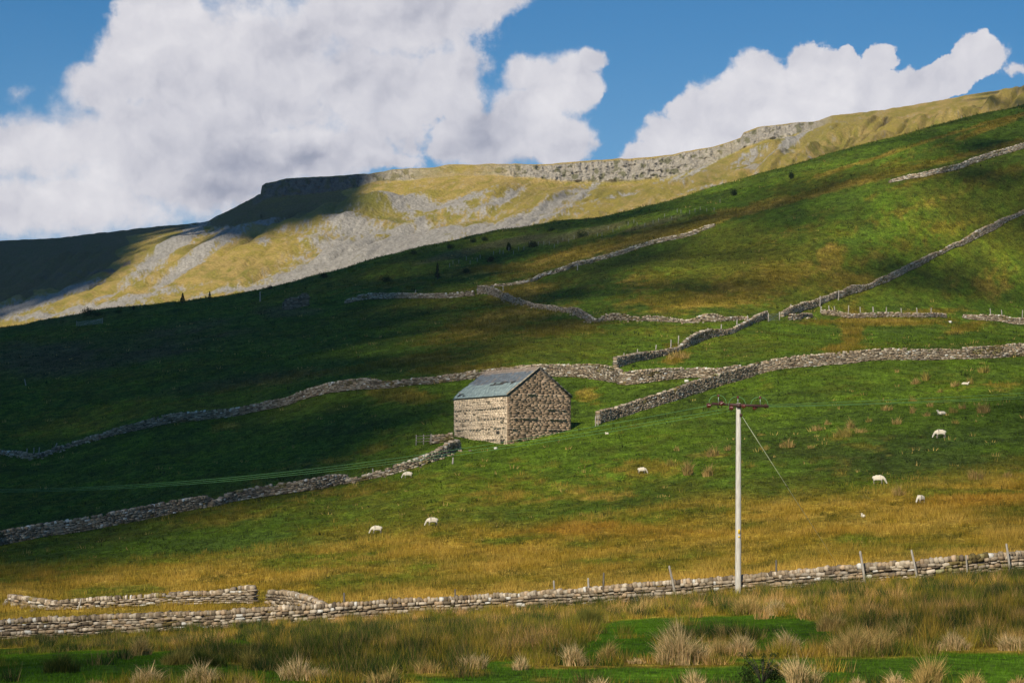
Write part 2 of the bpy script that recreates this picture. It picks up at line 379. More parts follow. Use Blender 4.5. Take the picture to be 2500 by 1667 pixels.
print('terrain colours')
rough_g, col_g, lawn_g, fg_g, band_g, pale_g = cover(PX.ravel(), PY.ravel(), XX.ravel(), YY.ravel())
sh = PY.shape
def mat_ground():
    m, nt, out = nmat('hillside_turf'); N = nt.nodes; K = nt.links
    b = N.new('ShaderNodeBsdfPrincipled'); b.inputs['Roughness'].default_value = 1; b.inputs['Specular IOR Level'].default_value = .05
    at_ = N.new('ShaderNodeAttribute'); at_.attribute_name = 'Col'
    geo = N.new('ShaderNodeNewGeometry'); mp = N.new('ShaderNodeMapping'); mp.inputs['Scale'].default_value = (1, .55, .55)
    K.new(geo.outputs['Position'], mp.inputs['Vector'])
    prev = at_.outputs['Color']
    for sc, lo, hi in ((.9, .40, 1.7), (3.6, .5, 1.55), (.22, .68, 1.35)):
        n1 = N.new('ShaderNodeTexNoise'); n1.inputs['Scale'].default_value = sc; n1.inputs['Detail'].default_value = 5; n1.inputs['Roughness'].default_value = .7
        K.new(mp.outputs[0], n1.inputs['Vector'])
        mr = N.new('ShaderNodeMapRange'); mr.inputs[1].default_value = .3; mr.inputs[2].default_value = .7; mr.inputs[3].default_value = lo; mr.inputs[4].default_value = hi
        K.new(n1.outputs['Fac'], mr.inputs[0])
        mx = N.new('ShaderNodeVectorMath'); mx.operation = 'SCALE'; K.new(prev, mx.inputs[0]); K.new(mr.outputs[0], mx.inputs['Scale']); prev = mx.outputs[0]
    K.new(prev, b.inputs['Base Color'])
    n2 = N.new('ShaderNodeTexNoise'); n2.inputs['Scale'].default_value = 1.8; n2.inputs['Detail'].default_value = 7; n2.inputs['Roughness'].default_value = .7
    K.new(geo.outputs['Position'], n2.inputs['Vector'])
    bp = N.new('ShaderNodeBump'); bp.inputs['Strength'].default_value = 1; bp.inputs['Distance'].default_value = .35
    K.new(n2.outputs['Fac'], bp.inputs['Height']); K.new(bp.outputs[0], b.inputs['Normal'])
    K.new(b.outputs[0], out.inputs[0]); return m
hill = mk('hillside', np.stack([XX, YY, ZZ], -1).reshape(-1, 3), gridfaces(*sh), mat_ground(), col=col_g, smooth=True)
tag(hill, 'grassy pasture hillside rising from the foreground to the dark brow', kind='structure')

# ---------------------------------------------------------------- far fell
XF = np.concatenate([np.arange(-3000, -300, 60), np.arange(-300, -20, 10), np.arange(-20, 2520, 2.0), np.arange(2520, 2800, 10), np.arange(2800, 5600, 60)]).astype(float)
SKY = P2(-300,600, 0,588, 150,580, 300,562, 340,558, 410,551, 500,543, 540,523, 570,508, 600,492, 622,482, 632,474, 636,474, 639,455, 650,447, 700,436, 800,430, 900,424, 960,414, 1060,410, 1100,402, 1200,401, 1350,400, 1420,394, 1500,389, 1580,384, 1640,378, 1700,365, 1740,360, 1780,347, 1808,336, 1816,323, 1850,312, 1950,299, 2000,295, 2030,283, 2110,275, 2200,262, 2350,235, 2440,220, 2500,213, 2800,190)
CB = P2(-300,640, 0,630, 300,600, 500,556, 560,530, 600,512, 636,498, 660,487, 750,484, 850,468, 920,446, 1000,446, 1060,438, 1200,432, 1290,440, 1380,452, 1480,455, 1560,450, 1640,440, 1700,420, 1760,395, 1800,375, 1860,350, 1930,338, 1990,318, 2030,300, 2200,285, 2500,245, 2800,225)
MIDL = P2(-300,690, 0,690, 300,640, 500,580, 740,552, 850,545, 1000,545, 1250,510, 1500,492, 1750,425, 2000,360, 2500,254, 2800,230)
ysk = np.interp(XF, *zip(*SKY)); ycb = curve(CB, XF, 12); ymd = curve(MIDL, XF, 30); ybr = curve(BROW, XF, 28)
ycb = np.maximum(ycb, ysk+3); ymd = np.maximum(ymd, ycb+5)
lob = np.maximum(ybr+30, ymd+10)
Ybrow = curve(near_c[-1][1], XF, 80)*KS
Y0 = Ybrow+260; Y1 = np.maximum(curve(P2(0,1060, 640,980, 1250,980, 2500,1130), XF, 80), Y0+60)
Y2 = Y1+curve(P2(0,260, 740,200, 1000,180, 1250,140, 2500,110), XF, 80)
Y3 = Y2+curve(P2(0,160, 500,160, 700,110, 1250,110, 1700,110, 2500,100), XF, 60)
Y4 = Y3+curve(P2(0,170, 480,140, 640,22, 900,22, 1650,22, 1900,22, 2040,60, 2500,160), XF, 12)
FK = np.stack([Y0, Y1, Y2, Y3, Y4, Y4+60, Y4+700], 1)
rowsy = [lob+40, lob, ymd, ycb, ysk]
FZ = [eyez(v, Yv) for v, Yv in zip(rowsy, (Y0, Y1, Y2, Y3, Y4))]
FZ[0] = FZ[0]-22
FZ += [FZ[4]+1.5, FZ[4]-14]
FZ = np.stack(FZ, 1)
fc = [12, 90, 70, 70, 10, 6]
t2 = np.concatenate([k+np.arange(c)/c for k, c in enumerate(fc)]+[[len(fc)]])
k1 = np.minimum(t2.astype(int), len(fc)-1); f1 = t2-k1
FY = FK[:, k1]*(1-f1)+FK[:, k1+1]*f1
FZZ = FZ[:, k1]*(1-f1)+FZ[:, k1+1]*f1
ii = (k1 < 3) & (k1 >= 0)
sm_z = pchip(FK[:, :5], FZ[:, :5], np.minimum(FY, FK[:, 4:5]-1e-3)); FZZ[:, ii] = sm_z[:, ii]
FX = FY*((XF-1250)/FP)[:, None]
FPX = np.broadcast_to(XF[:, None], FY.shape); T2 = np.broadcast_to(t2[None, :], FY.shape)
FPY0 = YH-(FZZ-EZ)/FY*FP
# cliffs: where rock stands out between cliff foot and skyline
rockx = curve(P2(0,0, 600,0, 640,1, 880,1, 930,.75, 990,.8, 1040,.4, 1100,.25, 1200,.4, 1280,1, 1700,1, 1780,.8, 1820,1, 1950,1, 2010,.7, 2040,0, 2500,0), XF, 8)[:, None]
nn = fbm(FPX, FPY0*1.6, 60, 4, 71)
cliff = np.clip(rockx*sstep(3.08, 3.22, T2)*sstep(3.98, 3.9, T2), 0, 1)*sstep(-.75, -.35, nn+rockx*.55-.3)
# second small outcrop band low on the right and in the dark combe
oc = blobs(FPX, FPY0, [(1860,410,110,7,13,1),(1700,428,40,5,10,.8),(2010,385,60,4,14,.8),(310,640,12,9,40,1.1),(250,655,60,9,5,.7),(150,668,60,8,5,.5),(235,695,36,5,18,.9),(1385,440,60,5,0,.4)])
oc = sstep(.35, .6, oc+fbm(FPX, FPY0*2, 14, 3, 75)*.35)
rock = np.maximum(cliff, oc*.9)
# relief
slope = (T2 > .5)
gull = np.abs(fbm(FPX*1.0+FPY0*2.6, FPY0*.6, 90, 3, 81))          # ribs running down the slope to the left
right = sstep(1700, 1950, FPX)
mid_ = sstep(1.0, 1.3, T2)*sstep(3.05, 2.7, T2)
gull2 = np.abs(fbm(FPX*1.0+FPY0*1.5, FPY0*.4, 38, 3, 83)); FZZ = FZZ + mid_*(gull*(6+12*right)+gull2*2.0 - 3)
uu = .57*FPX+.82*FPY0; rib = np.abs(fbm(uu, (FPX-FPY0)*.12, 30, 4, 87)); FZZ = FZZ + right*mid_*(rib*11-2)+ (1-right)*mid_*np.abs(fbm(.5*FPX+.87*FPY0, (FPX-FPY0)*.15, 26, 3, 89))*3.5
FZZ = FZZ + sstep(.9, 1.2, T2)*sstep(4.2, 3.9, T2)*(fbm(FX, FY, 60, 4, 85)*3.0*mid_+fbm(FX, FY, 9, 4, 88)*.7)
FZZ = FZZ + 7*blobs(FPX, FPY0, [(860,520,110,18,6,1)])+5*blobs(FPX, FPY0, [(760,560,190,10,4,1),(420,660,180,9,28,.8)])
bl = np.floor(FPX/8+1.6*vn(FPX/21, FPY0/40, 5)); crack = .65*_h(bl.astype(np.int64), (np.floor(FPY0/26+.8*vn(FPX/30, FPY0/20, 7))).astype(np.int64), 3)+.35*_h(np.floor(FPX/5+.5).astype(np.int64), np.floor(FPY0/7+vn(FPX/15, FPY0/9, 8)).astype(np.int64), 4)
ledge = np.sin(FPY0*.9+2*vn(FPX/60, FPY0/30, 9))
FYc = FY + cliff*(-(crack-.5)*1.3 - ledge*.35 - np.abs(fbm(FPX, FPY0*.5, 17, 4, 95))*4.5 + fbm(FPX, FPY0*1.6, 12, 3, 97)*2.2)
FZc = FZZ + cliff*(crack-.5)*.8
# colours of the fell
fX = FPX; fY = FPY0
m1 = fbm(fX, fY*1.8, 70, 4, 101); m2 = fbm(fX+fY*1.5, fY*3.0, 16, 4, 111); m3 = fbm(fX, fY*1.6, 4, 3, 121)
ygr = np.array((.27, .21, .045)); ogr = np.array((.15, .145, .026)); tan_ = np.array((.36, .25, .085)); ggr = np.array((.085, .11, .02)); scr = np.array((.28, .262, .24)); rockc = np.array((.29, .26, .215)); peat = np.array((.055, .045, .025))
c = lerp(ygr, ogr, np.clip(.45+m1*1.0+m2*.35, 0, 1)); c = lerp(c, tan_, np.clip(m2*1.1+m1*.5+.28+.35*blobs(fX, fY, [(1200,440,220,40,0,1),(500,640,400,60,20,.7),(2350,260,200,30,10,.6)]), 0, .85))
c = lerp(c, ggr, np.clip(1.0*blobs(fX, fY, [(860,528,130,14,4,1),(1700,420,140,26,10,.5),(960,540,90,10,-3,.8),(400,600,60,20,30,.9),(1480,480,100,22,0,.6),(1290,470,150,20,3,.5),(2000,330,160,30,20,.5)])+m2*.5-.3, 0, .9))
sc_b = [(1030,500,100,13,-4,1),(1130,490,60,10,10,.8),(960,510,60,10,-10,.8),(1240,480,40,8,30,.8),(1200,497,60,8,20,.7),(1100,560,280,9,2,1),(860,560,60,12,0,.9),(1230,545,110,10,12,1),(1330,505,90,9,25,.9),(1430,470,70,9,35,.7),
        (1030,550,30,16,-60,.8),(1300,530,80,12,10,.9),(960,600,160,24,8,1.1),(830,630,130,22,14,1.05),(760,660,110,18,12,1),(700,690,120,8,9,1),(600,700,110,7,10,.8),(870,590,120,14,0,.7),(900,640,120,14,18,1),
        (560,560,110,9,6,1),(440,590,90,14,38,1.1),(380,630,80,12,40,1.05),(500,620,90,10,38,1.0),(430,670,70,10,38,.95),(330,690,60,8,30,.6),(560,590,50,10,30,.7),(640,600,16,8,0,.5),(180,705,60,7,18,1),(80,735,80,9,14,1.1),(0,760,70,12,14,1.1),
        (240,730,90,6,16,.7),(330,735,120,6,14,.7),(150,765,120,6,10,1.0),(240,760,110,5,10,.8),(300,755,100,5,8,.5),(60,770,60,6,10,.6),
        (1690,405,60,6,36,.9),(1730,400,70,5,30,.8),(1935,348,60,6,40,1.1),(1885,355,30,5,45,1.0),(1880,360,90,6,30,.6),(1960,330,60,5,40,1.0),(1650,420,50,6,25,.7),(1830,380,50,4,30,.6),(1780,455,60,4,5,.7),(1700,460,50,4,15,.4),(1560,470,120,4,12,.4)]
scm = blobs(fX, fY, sc_b); scree = .92*sstep(.12, .52, scm*1.05+.12*blobs(fX, fY, [(960,620,330,60,12,1),(1120,530,260,30,0,1),(560,600,160,30,35,.8),(150,735,200,30,12,1)])+m2*.30+m3*.42+.25*np.abs(fbm(fX*.57+fY*.82, (fX-fY)*.2, 12, 3, 141))-.05)
scree = np.maximum(scree, .6*sstep(.42, .7, m3*.7+m2*.4+.25*blobs(fX, fY, [(1000,570,350,60,0,1)])))*sstep(.02, .1, scm+.03*0+sstep(640, 900, fX)*.06)
scree = scree*(1-cliff)*sstep(4, 3.95, T2)
sb = scr*(1+.35*m3[..., None])*np.array([1, 1, 1.0]); c = c*(1-scree[..., None])+sb*scree[..., None]
c = lerp(c, peat, np.clip(blobs(fX, fY, [(2150,310,50,5,35,.9),(2070,350,40,5,35,.9),(1960,320,60,5,40,.3),(2110,330,14,16,0,.3),(1400,462,60,4,0,.5)])+m2*.2-.2, 0, .9))
rk = rockc*(1+.30*m3[..., None]+.30*(crack[..., None]-.5))*(1-.55*sstep(930, 860, fX))[..., None]; moss = sstep(.28, .5, fbm(fX, fY*1.3, 16, 3, 131)+.12)*.75  # left crag rock darkened in its colour to deepen the shade there
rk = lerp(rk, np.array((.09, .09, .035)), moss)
crv = sstep(.80, .95, np.abs(np.sin(fX*.23+2.5*vn(fX/15, fY/60, 12))))
rk = rk*(1-.0*crv[..., None])
fell_shade = inpoly(fX+30*vn(fX/60, fY/18, 6), fY+5*vn(fX/40, fY/12, 7), [(-900,300),(-900,765),(0,738),(190,690),(290,625),(330,575),(540,552),(740,545),(830,505),(870,450),(880,380)])*1.0*(.75+.25*m2)
c = lerp(c, np.array((.060, .062, .040)), np.clip(fell_shade, 0, 1)*.8*(1-scree))  # combe face and nose albedo darkened, shade painted under the cloud shadow
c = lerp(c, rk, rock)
c = lerp(c, tan_*.9, sstep(3.93, 3.98, T2)*sstep(640, 700, fX)*.8)
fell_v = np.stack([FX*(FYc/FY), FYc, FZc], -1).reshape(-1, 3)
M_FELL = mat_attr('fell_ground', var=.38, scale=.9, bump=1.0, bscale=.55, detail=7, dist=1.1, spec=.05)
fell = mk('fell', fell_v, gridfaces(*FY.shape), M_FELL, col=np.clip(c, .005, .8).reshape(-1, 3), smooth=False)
tag(fell, 'long flat-topped fell with limestone crags and grey scree under the sky', kind='structure')
FPY = YH-(FZc-EZ)/FYc*FP

# ---------------------------------------------------------------- scattering on the hillside
cellA = np.abs((XX[1:, :-1]-XX[:-1, :-1])*(YY[:-1, 1:]-YY[:-1, :-1]))
cPX = PX[:-1, :-1]; cPY = PY[:-1, :-1]; cY = YY[:-1, :-1]
def cg(a): return a.reshape(sh)[:-1, :-1]
def scatter(dens, n=None, rg=rng):
    w = (cellA*dens).ravel(); tot = w.sum(); n = int(tot) if n is None else n
    cs = np.cumsum(w); idx = np.searchsorted(cs, rg.random(n)*cs[-1]); idx = np.minimum(idx, len(w)-1)
    i, j = np.divmod(idx, cellA.shape[1]); u = rg.random(n); v = rg.random(n)
    def bi(A): return (A[i, j]*(1-u)*(1-v)+A[i+1, j]*u*(1-v)+A[i, j+1]*(1-u)*v+A[i+1, j+1]*u*v)
    return np.stack([bi(XX), bi(YY), bi(ZZ)], -1), bi(PX), bi(PY)
def blades(P, h, w, lean, az, col, seg=1, bend=.4, rg=rng):
    """P (n,3) roots; lean = tip offset as a share of h; az = lean direction"""
    n = len(P); d = np.stack([np.cos(az), np.sin(az)], -1); fa = rg.random(n)*math.pi
    # blades face roughly any way
    s_ = np.stack([np.cos(fa), np.sin(fa), 0*fa], -1)*(w*.5)[:, None]
    tip = P+np.concatenate([d*(lean*h)[:, None], (h*np.sqrt(np.clip(1-lean**2*.6, .15, 1)))[:, None]], 1)
    if seg == 1:
        V = np.stack([P-s_, P+s_, tip], 1).reshape(-1, 3); F = np.arange(3*n).reshape(-1, 3); return V, [F], np.repeat(col, 3, 0)
    md = P*.5+tip*.5+np.concatenate([-d*(lean*h*bend*.5)[:, None], (h*.08)[:, None]], 1)
    V = np.stack([P-s_, P+s_, md-s_*.8, md+s_*.8, tip], 1).reshape(-1, 3); b = np.arange(n)*5
    return V, [np.stack([b, b+1, b+3, b+2], 1), np.stack([b+2, b+3, b+4], 1)], np.repeat(col, 5, 0)
def tufts(P, k, h, spread, w, col, lean=.5, seg=1, cv=.25, rg=rng):
    n = len(P); PP = np.repeat(P, k, 0); a = rg.random(n*k)*2*math.pi; r = np.sqrt(rg.random(n*k))*np.repeat(spread, k)
    off = np.stack([np.cos(a)*r, np.sin(a)*r, 0*a-.02], -1); hh = np.repeat(h, k)*(.55+.6*rg.random(n*k))
    le = lean*(.15+.85*r/np.repeat(spread, k))*(.5+rg.random(n*k))
    cc = np.repeat(col, k, 0)*(1+cv*rg.normal(0, 1, (n*k, 1))).clip(.35, 1.9)
    return blades(PP+off, hh, np.repeat(w, k), le, a+rg.normal(0, .5, n*k), cc, seg, rg=rg)
inf = ((cPX > -180) & (cPX < 2680)).astype(float)
rg_ = cg(rough_g); fgm = cg(fg_g) > .5
nearm = (cPY < 1700)*1.0
wbg = curve(near_c[3][0], cPX.ravel(), 10).reshape(cPX.shape)
# long rough grass in the near field: low sward and rush clumps
PC, cpx, cpy = scatter(np.maximum(rg_, .03)*fgm*inf*nearm*np.interp(cY, [34, 60, 125], [1.5, 1.3, .62]))
nC = len(PC); kC = np.interp(PC[:, 1], [34, 120], [16, 11]).astype(int); radC = .16+.34*rng.random(nC); typ = .5+.85*(rng.random(nC)-.5)-.75*fbm(PC[:, 0], PC[:, 1]*.7, 4.5, 3, 203)+.10+.16*(cpx < 1200)*(cpy > 1530)
hC = (.22+.42*rng.random(nC)**.8)*np.interp(cpy, [1400, 1480, 1560, 1600, 1680], [1.15, 1.15, 1.0, .75, .6])
TC = 1.15*np.array([(.52, .31, .11), (.37, .24, .04), (.26, .205, .025), (.15, .155, .02), (.052, .080, .014), (.032, .054, .014)])
cC = TC[np.clip((typ*6.2).astype(int), 0, 5)]
ci = np.repeat(np.arange(nC), kC); nn_ = len(ci); gx = rng.normal(0, .5, (nn_, 2))*radC[ci][:, None]
P = PC[ci].copy(); P[:, :2] += gx; rq = np.clip(np.hypot(gx[:, 0], gx[:, 1])/radC[ci], 0, 1.5)
cc = cC[ci]*(1+.12*rng.normal(0, 1, (nn_, 1))); cc = lerp(cc, np.array((.30, .20, .075)), (rng.random(nn_) < .22)*.8)
V, F, Cc = tufts(P, 9, hC[ci]*(1.15-.4*rq), .07+.06*rng.random(nn_), np.interp(P[:, 1], [34, 120], [.012, .024]), cc, .55, 1, .22)
mbq = MB(); mbq.add(V, F[0], Cc)
P, px, py = scatter(rg_*fgm*inf*nearm*np.interp(cY, [34, 60, 125], [9, 9, 6]))
_, cc, _, _, _, _ = cover(px, py, P[:, 0], P[:, 1]); cc = lerp(cc, green*1.1, .35*np.ones(len(cc))); cc = cc*(1+.25*rng.normal(0, 1, (len(P), 1))).clip(.4, 1.7)
V, F, Cc = tufts(P, 10, .13+.16*rng.random(len(P)), .14+.10*rng.random(len(P)), np.interp(P[:, 1], [34, 120], [.012, .024]), cc, .6, 1, .25)
mbq.add(V, F[0], Cc)
g = mbq.build('meadow_grass', M_BLADE); tag(g, 'long ochre and olive rushy grass in front of the nearest wall', 'grass', kind='stuff')
# straw and ochre grass between the near wall and the pasture
P, px, py = scatter(rg_*(~fgm)*inf*(wbg-6 > cPY)*(cPY > 1120)*np.interp(cY, [120, 260], [6.5, 3.0]))
_, cc, _, _, _, pl = cover(px, py, P[:, 0], P[:, 1]); cl = fbm(P[:, 0], P[:, 1], 2.2, 3, 211)
cc = lerp(cc, straw, np.clip(pl*.75+cl*.7+.05+rng.normal(0, .15, len(P)), 0, .8)); cc = lerp(cc, np.array((.05, .06, .012)), np.clip(-cl*1.8-.15+.3*rng.normal(0, 1, len(P))*(cl < 0), 0, .85))
V, F, Cc = tufts(P, 9, (.30+.16*rng.random(len(P)))*(1+.5*np.clip(cl, -.5, .8)), .2+.1*rng.random(len(P)), np.interp(P[:, 1], [120, 260], [.028, .05]), cc, .5, 1, .22)
g = mk('pasture_grass', V, F, M_BLADE, col=Cc); tag(g, 'swathe of straw and rust coloured dead grass behind the nearest wall', 'grass', kind='stuff')
# rough grass patches higher up the slope
P, px, py = scatter(np.clip(rg_*1.2-.1, 0, 1)*inf*(cPY <= 1120)*(t[:-1][None, :] < 11)*np.interp(cY, [230, 400, 800], [1.6, .9, .35]))
_, cc, _, _, _, _ = cover(px, py, P[:, 0], P[:, 1]); cc = cc*(1+.2*rng.normal(0, 1, (len(P), 1))).clip(.5, 1.7)
V, F, Cc = tufts(P, 7, .35+.3*rng.random(len(P)), .35+.2*rng.random(len(P)), np.interp(P[:, 1], [230, 800], [.07, .16]), cc, .5, 1, .2)
g = mk('upland_grass', V, F, M_BLADE, col=Cc); tag(g, 'patches of pale dead grass on the upper pasture slope', 'grass', kind='stuff')
# short turf
P, px, py = scatter((1-rg_)*inf*nearm*np.where(fgm, 75, 0)*(cPY > 1400))
_, cc, _, _, _, _ = cover(px, py, P[:, 0], P[:, 1]); cc = cc*np.array((1.0, 1.12, .9))*(1+.22*rng.normal(0, 1, (len(P), 1))).clip(.5, 1.6)
V1, F1, C1 = tufts(P, 3, .05+.05*rng.random(len(P)), np.full(len(P), .05), np.full(len(P), .014), cc, .6, 1, .15)
mbq = MB(); mbq.add(V1, F1, C1)
P, px, py = scatter((1-rg_)*inf*(cPY <= 1400)*(t[:-1][None, :] < 11)*np.interp(cY, [120, 280, 500, 900], [5, 1.7, .55, .2]))
_, cc, _, _, _, _ = cover(px, py, P[:, 0], P[:, 1]); cc = cc*(1+.34*rng.normal(0, 1, (len(P), 1))).clip(.35, 2.1)
ou = rng.random(len(P))+.02*fbm(P[:, 0], P[:, 1], 12, 3, 221); pale_t = ou < .006; dark_t = ou > .985
cc[pale_t] = np.array((.40, .29, .09)); cc[dark_t] = np.array((.028, .042, .012))
sz = np.interp(P[:, 1], [120, 280, 900], [1, 1.5, 3.2])*np.where(pale_t | dark_t, 1.7, 1.0); V1, F1, C1 = tufts(P, 5, (.10+.12*rng.random(len(P)))*sz, (.14+.1*rng.random(len(P)))*sz, .045*sz, cc, .6, 1, .25)
mbq.add(V1, F1, C1)
g = mbq.build('turf', M_BLADE); tag(g, 'short green grazed turf of the pasture', 'grass', kind='stuff')

# ---------------------------------------------------------------- individual tussocks
S0 = np.array((.74, .53, .27)); S1 = np.array((.56, .38, .14)); S2 = np.array((.40, .31, .08)); S3 = np.array((.055, .085, .018)); S4 = np.array((.16, .16, .035))
def tussock(x, y, w, h, c, label, group, name='grass_tussock', seed=0):
    p = at(x, y)[0]; ppm = FP/p[1]; gs = 1.04 if group == G1 else 1.0; rad = gs*w/ppm*.5; H = gs*h/ppm*1.05; r2 = np.random.default_rng(1000+seed)
    near = p[1] < 90
    n = int(np.clip(1500*(rad/.45)*(H/.45), 450, 2600)) if near else int(np.clip(26*w*h/100, 50, 420))
    bw = .0085 if near else .022*p[1]/120
    lobes = [(0, 0, 1.0)]+[(r2.uniform(-.6, .6)*rad, r2.uniform(-.4, .4)*rad, r2.uniform(.5, .85)) for _ in range(4)]
    li = r2.integers(0, len(lobes), n); lo = np.array(lobes)[li]
    a = r2.random(n)*2*math.pi; q = r2.random(n)**.5
    P = np.stack([lo[:, 0]+np.cos(a)*q*rad*.38, lo[:, 1]+np.sin(a)*q*rad*.38, 0*a], -1)+p
    P[:, 2] = np.array([gz(X_, Y_) for X_, Y_ in P[::25, :2]]).repeat(25)[:n]-.03 if n > 50 else p[2]
    le = (.10+.75*q*r2.random(n)**.7); hh = H*lo[:, 2]*(.55+.55*r2.random(n))*(1.05-.25*q)
    col = c*(1+.22*r2.normal(0, 1, (n, 1))).clip(.45, 1.6)
    mixg = (r2.random(n) < .30)[:, None]; col = np.where(mixg, S4*(.7+.6*r2.random((n, 1))), col)
    hh = hh*(.75+.5*(vn(P[:, 0]*6, P[:, 1]*6, seed)+.5)); V, F, Cc = blades(P, hh, bw*(.7+.7*r2.random(n)), le, a+r2.normal(0, .8, n), col, 2, .4+.5*r2.random(), rg=r2)
    return tag(mk(name, V, F, M_BLADE, loc=p, col=Cc), label, 'tussock', group)
G1 = 'big tussocks in the foreground'
FGT = [(1665,1622,155,98,S0,'big round straw tussock right of centre, widest clump in front of the bright lawn'),
 (1404,1624,70,60,S0,'medium straw tussock left of the big round one in the same row'),
 (1277,1634,66,38,S0,'low flat straw tussock at the left end of the middle foreground row'),
 (1478,1617,60,66,S1,'upright brownish tussock between two straw ones, just left of the big round tussock'),
 (1558,1619,48,34,S0,'little pale tussock touching the left side of the big round tussock'),
 (1813,1600,90,52,S0,'straw tussock below the power pole in the middle foreground row'),
 (1752,1602,64,46,S1,'tussock with tan blades just right of the big round tussock'),
 (1935,1594,86,56,S0,'tall-bladed pale tussock between the pole tussock and the large brown clump'),
 (2085,1599,150,80,S1,'large brown straw clump on the right, widest tussock of the right half'),
 (2160,1592,84,56,S1,'rounded tussock leaning on the right side of the large brown clump'),
 (2026,1540,66,50,S1,'tan tussock at the right end of the lawn strip, above the large brown clump'),
 (2212,1562,76,52,S1,'tan tussock standing before dark rushes above the right foreground strip'),
 (2325,1587,105,48,S0,'wide pale tussock third from the right edge in the middle row'),
 (2462,1587,105,52,S0,'pale tussock cut by the right edge in the middle row'),
 (1950,1676,108,84,S0,'tall pale fan-shaped tussock at the bottom right of the dark shrub'),
 (2275,1676,110,88,S1,'tall brown fan-shaped tussock on the bottom edge at the right'),
 (2185,1676,70,46,S0,'small pale tussock left of the tall brown one on the bottom edge'),
 (2380,1676,66,40,S1,'short tan tussock right of the tall brown one on the bottom edge'),
 (2090,1680,60,34,S0,'small pale tussock midway between the two tall ones on the bottom edge'),
 (2485,1680,60,44,S1,'brown tussock in the bottom right corner'),
 (1700,1684,84,62,S0,'whitish thin-bladed tussock on the bottom edge left of the dark shrub'),
 (1465,1684,74,44,S0,'pale tussock on the bottom edge under the middle row'),
 (1655,1562,50,54,S0,'pale upright tussock rising behind the big round one'),
 (1572,1502,108,54,S1,'wide tan tussock at the left end of the bright green lawn'),
 (1818,1500,76,48,S1,'tan tussock directly below the foot of the power pole'),
 (1890,1502,56,46,S0,'small straw tussock right of the pole foot, above the lawn'),
 (1447,1537,76,64,S4,'dark olive tussock at the left tip of the lawn strip'),
 (1790,1557,66,42,S1,'tan tussock in the middle of the lawn strip'),
 (733,1660,125,62,S0,'pinkish straw tussock, largest of the left half, on the bottom edge'),
 (800,1655,66,38,S1,'low brown tussock attached to the right of the largest left tussock'),
 (945,1672,110,58,S1,'brown-based spiky tussock on the bottom edge left of centre'),
 (365,1672,86,46,S0,'pale low tussock at the bottom left, second from the left corner'),
 (488,1672,100,56,S0,'pale spreading tussock at the bottom left, left of the largest one'),
 (230,1676,66,30,S1,'small thin tussock nearest the bottom left corner'),
 (600,1678,60,34,S1,'small tan tussock between the spreading one and the largest left one'),
 (425,1622,86,58,S2,'olive and ochre tussock above the pale spreading one at left'),
 (150,1642,84,70,S3,'dark green rush clump standing on the lawn at far left'),
 (505,1627,106,58,S3,'dark green rush clump in the left lawn beside the olive tussock'),
 (345,1600,66,50,S1,'tan tussock between dark rushes behind the left lawn'),
 (611,1632,76,52,S2,'ochre rush clump right of the dark green clump at left'),
 (680,1622,100,58,S3,'dark rush clump behind the largest left tussock'),
 (1148,1632,92,42,S0,'pale tussock right of centre-left, above a strip of lawn'),
 (1052,1642,76,38,S1,'low olive tan tussock left of the pale one near bottom centre')]
for i, (x, y, w, h, c, lab) in enumerate(FGT): tussock(x, y, w, h, c, lab, G1, seed=i, name='rush_clump' if c is S3 else 'grass_tussock')
G2 = 'small tussocks scattered over the sheep pasture'
z6 = [(1485,172,95,45,'pale oval tussock highest on the pasture between the cables'),(1630,115,75,35,'small tussock just under the right cables, left of a sheep'),(1640,192,55,50,'upright tussock left of the resting sheep on the high pasture'),
 (1760,152,60,35,'small tussock above the resting sheep on the high pasture'),(1815,60,55,30,'tiny tussock above the cables near the topmost sheep'),(2095,190,135,65,'wide brown tussock right of the resting sheep near the right edge'),
 (1725,212,80,35,'tussock touching the resting sheep from the left'),(1895,190,80,45,'tussock directly behind the resting sheep'),(1965,165,60,45,'tussock right of and above the resting sheep'),(1530,262,90,40,'olive tussock midway between the stone-topped tussock and the resting sheep'),
 (1917,258,50,35,'dark little tussock below the resting sheep'),(1030,305,90,42,'left half of the straw pair right of the pole top'),(1095,265,50,35,'right half of the straw pair right of the pole top'),(1190,345,120,70,'largest straw tussock right of the stay wire'),
 (1250,290,60,60,'pale upright tussock on the upper side of the largest straw tussock'),(1320,315,90,35,'flat tussock on the right side of the largest straw tussock'),(1355,248,60,30,'small tussock above the largest straw tussock'),
 (380,465,105,62,'straw tussock left of the pole, biggest at that height'),(465,430,55,42,'small straw tussock touching the pole from the left'),(680,335,60,25,'tiny tussock just right of the stay wire near its top'),(845,410,115,60,'wide olive tussock under the middle of the stay wire'),
 (985,418,40,25,'tiny tussock right of the wide olive one'),(100,530,75,45,'round tussock left of the spreading olive patch and right of a sheep'),(210,585,120,90,'large olive tussock left of the pole'),(330,595,75,85,'tall ochre tussock between the large olive one and the pole'),
 (690,425,60,40,'tussock crossed by the stay wire in its upper third'),(2050,615,135,90,'large reddish brown tussock near the right edge in the shaded pasture'),(1560,715,100,65,'brown tussock right of the grazing sheep in the shaded pasture'),(1340,738,60,42,'small yellow tussock below the grazing sheep'),
 (2240,605,120,50,'low brown tussock close to the right edge in the shaded pasture'),(135,430,42,30,'tiny tussock upper left of the round tussock')]
for i, (zx, zy, zw, zh, lab) in enumerate(z6):
    tussock(1600+zx/2.613, 930+zy/2.613+5, zw/2.4, zh/2.3, [S1, S2, S1*.85][i % 3]*.8, lab, G2, seed=100+i)
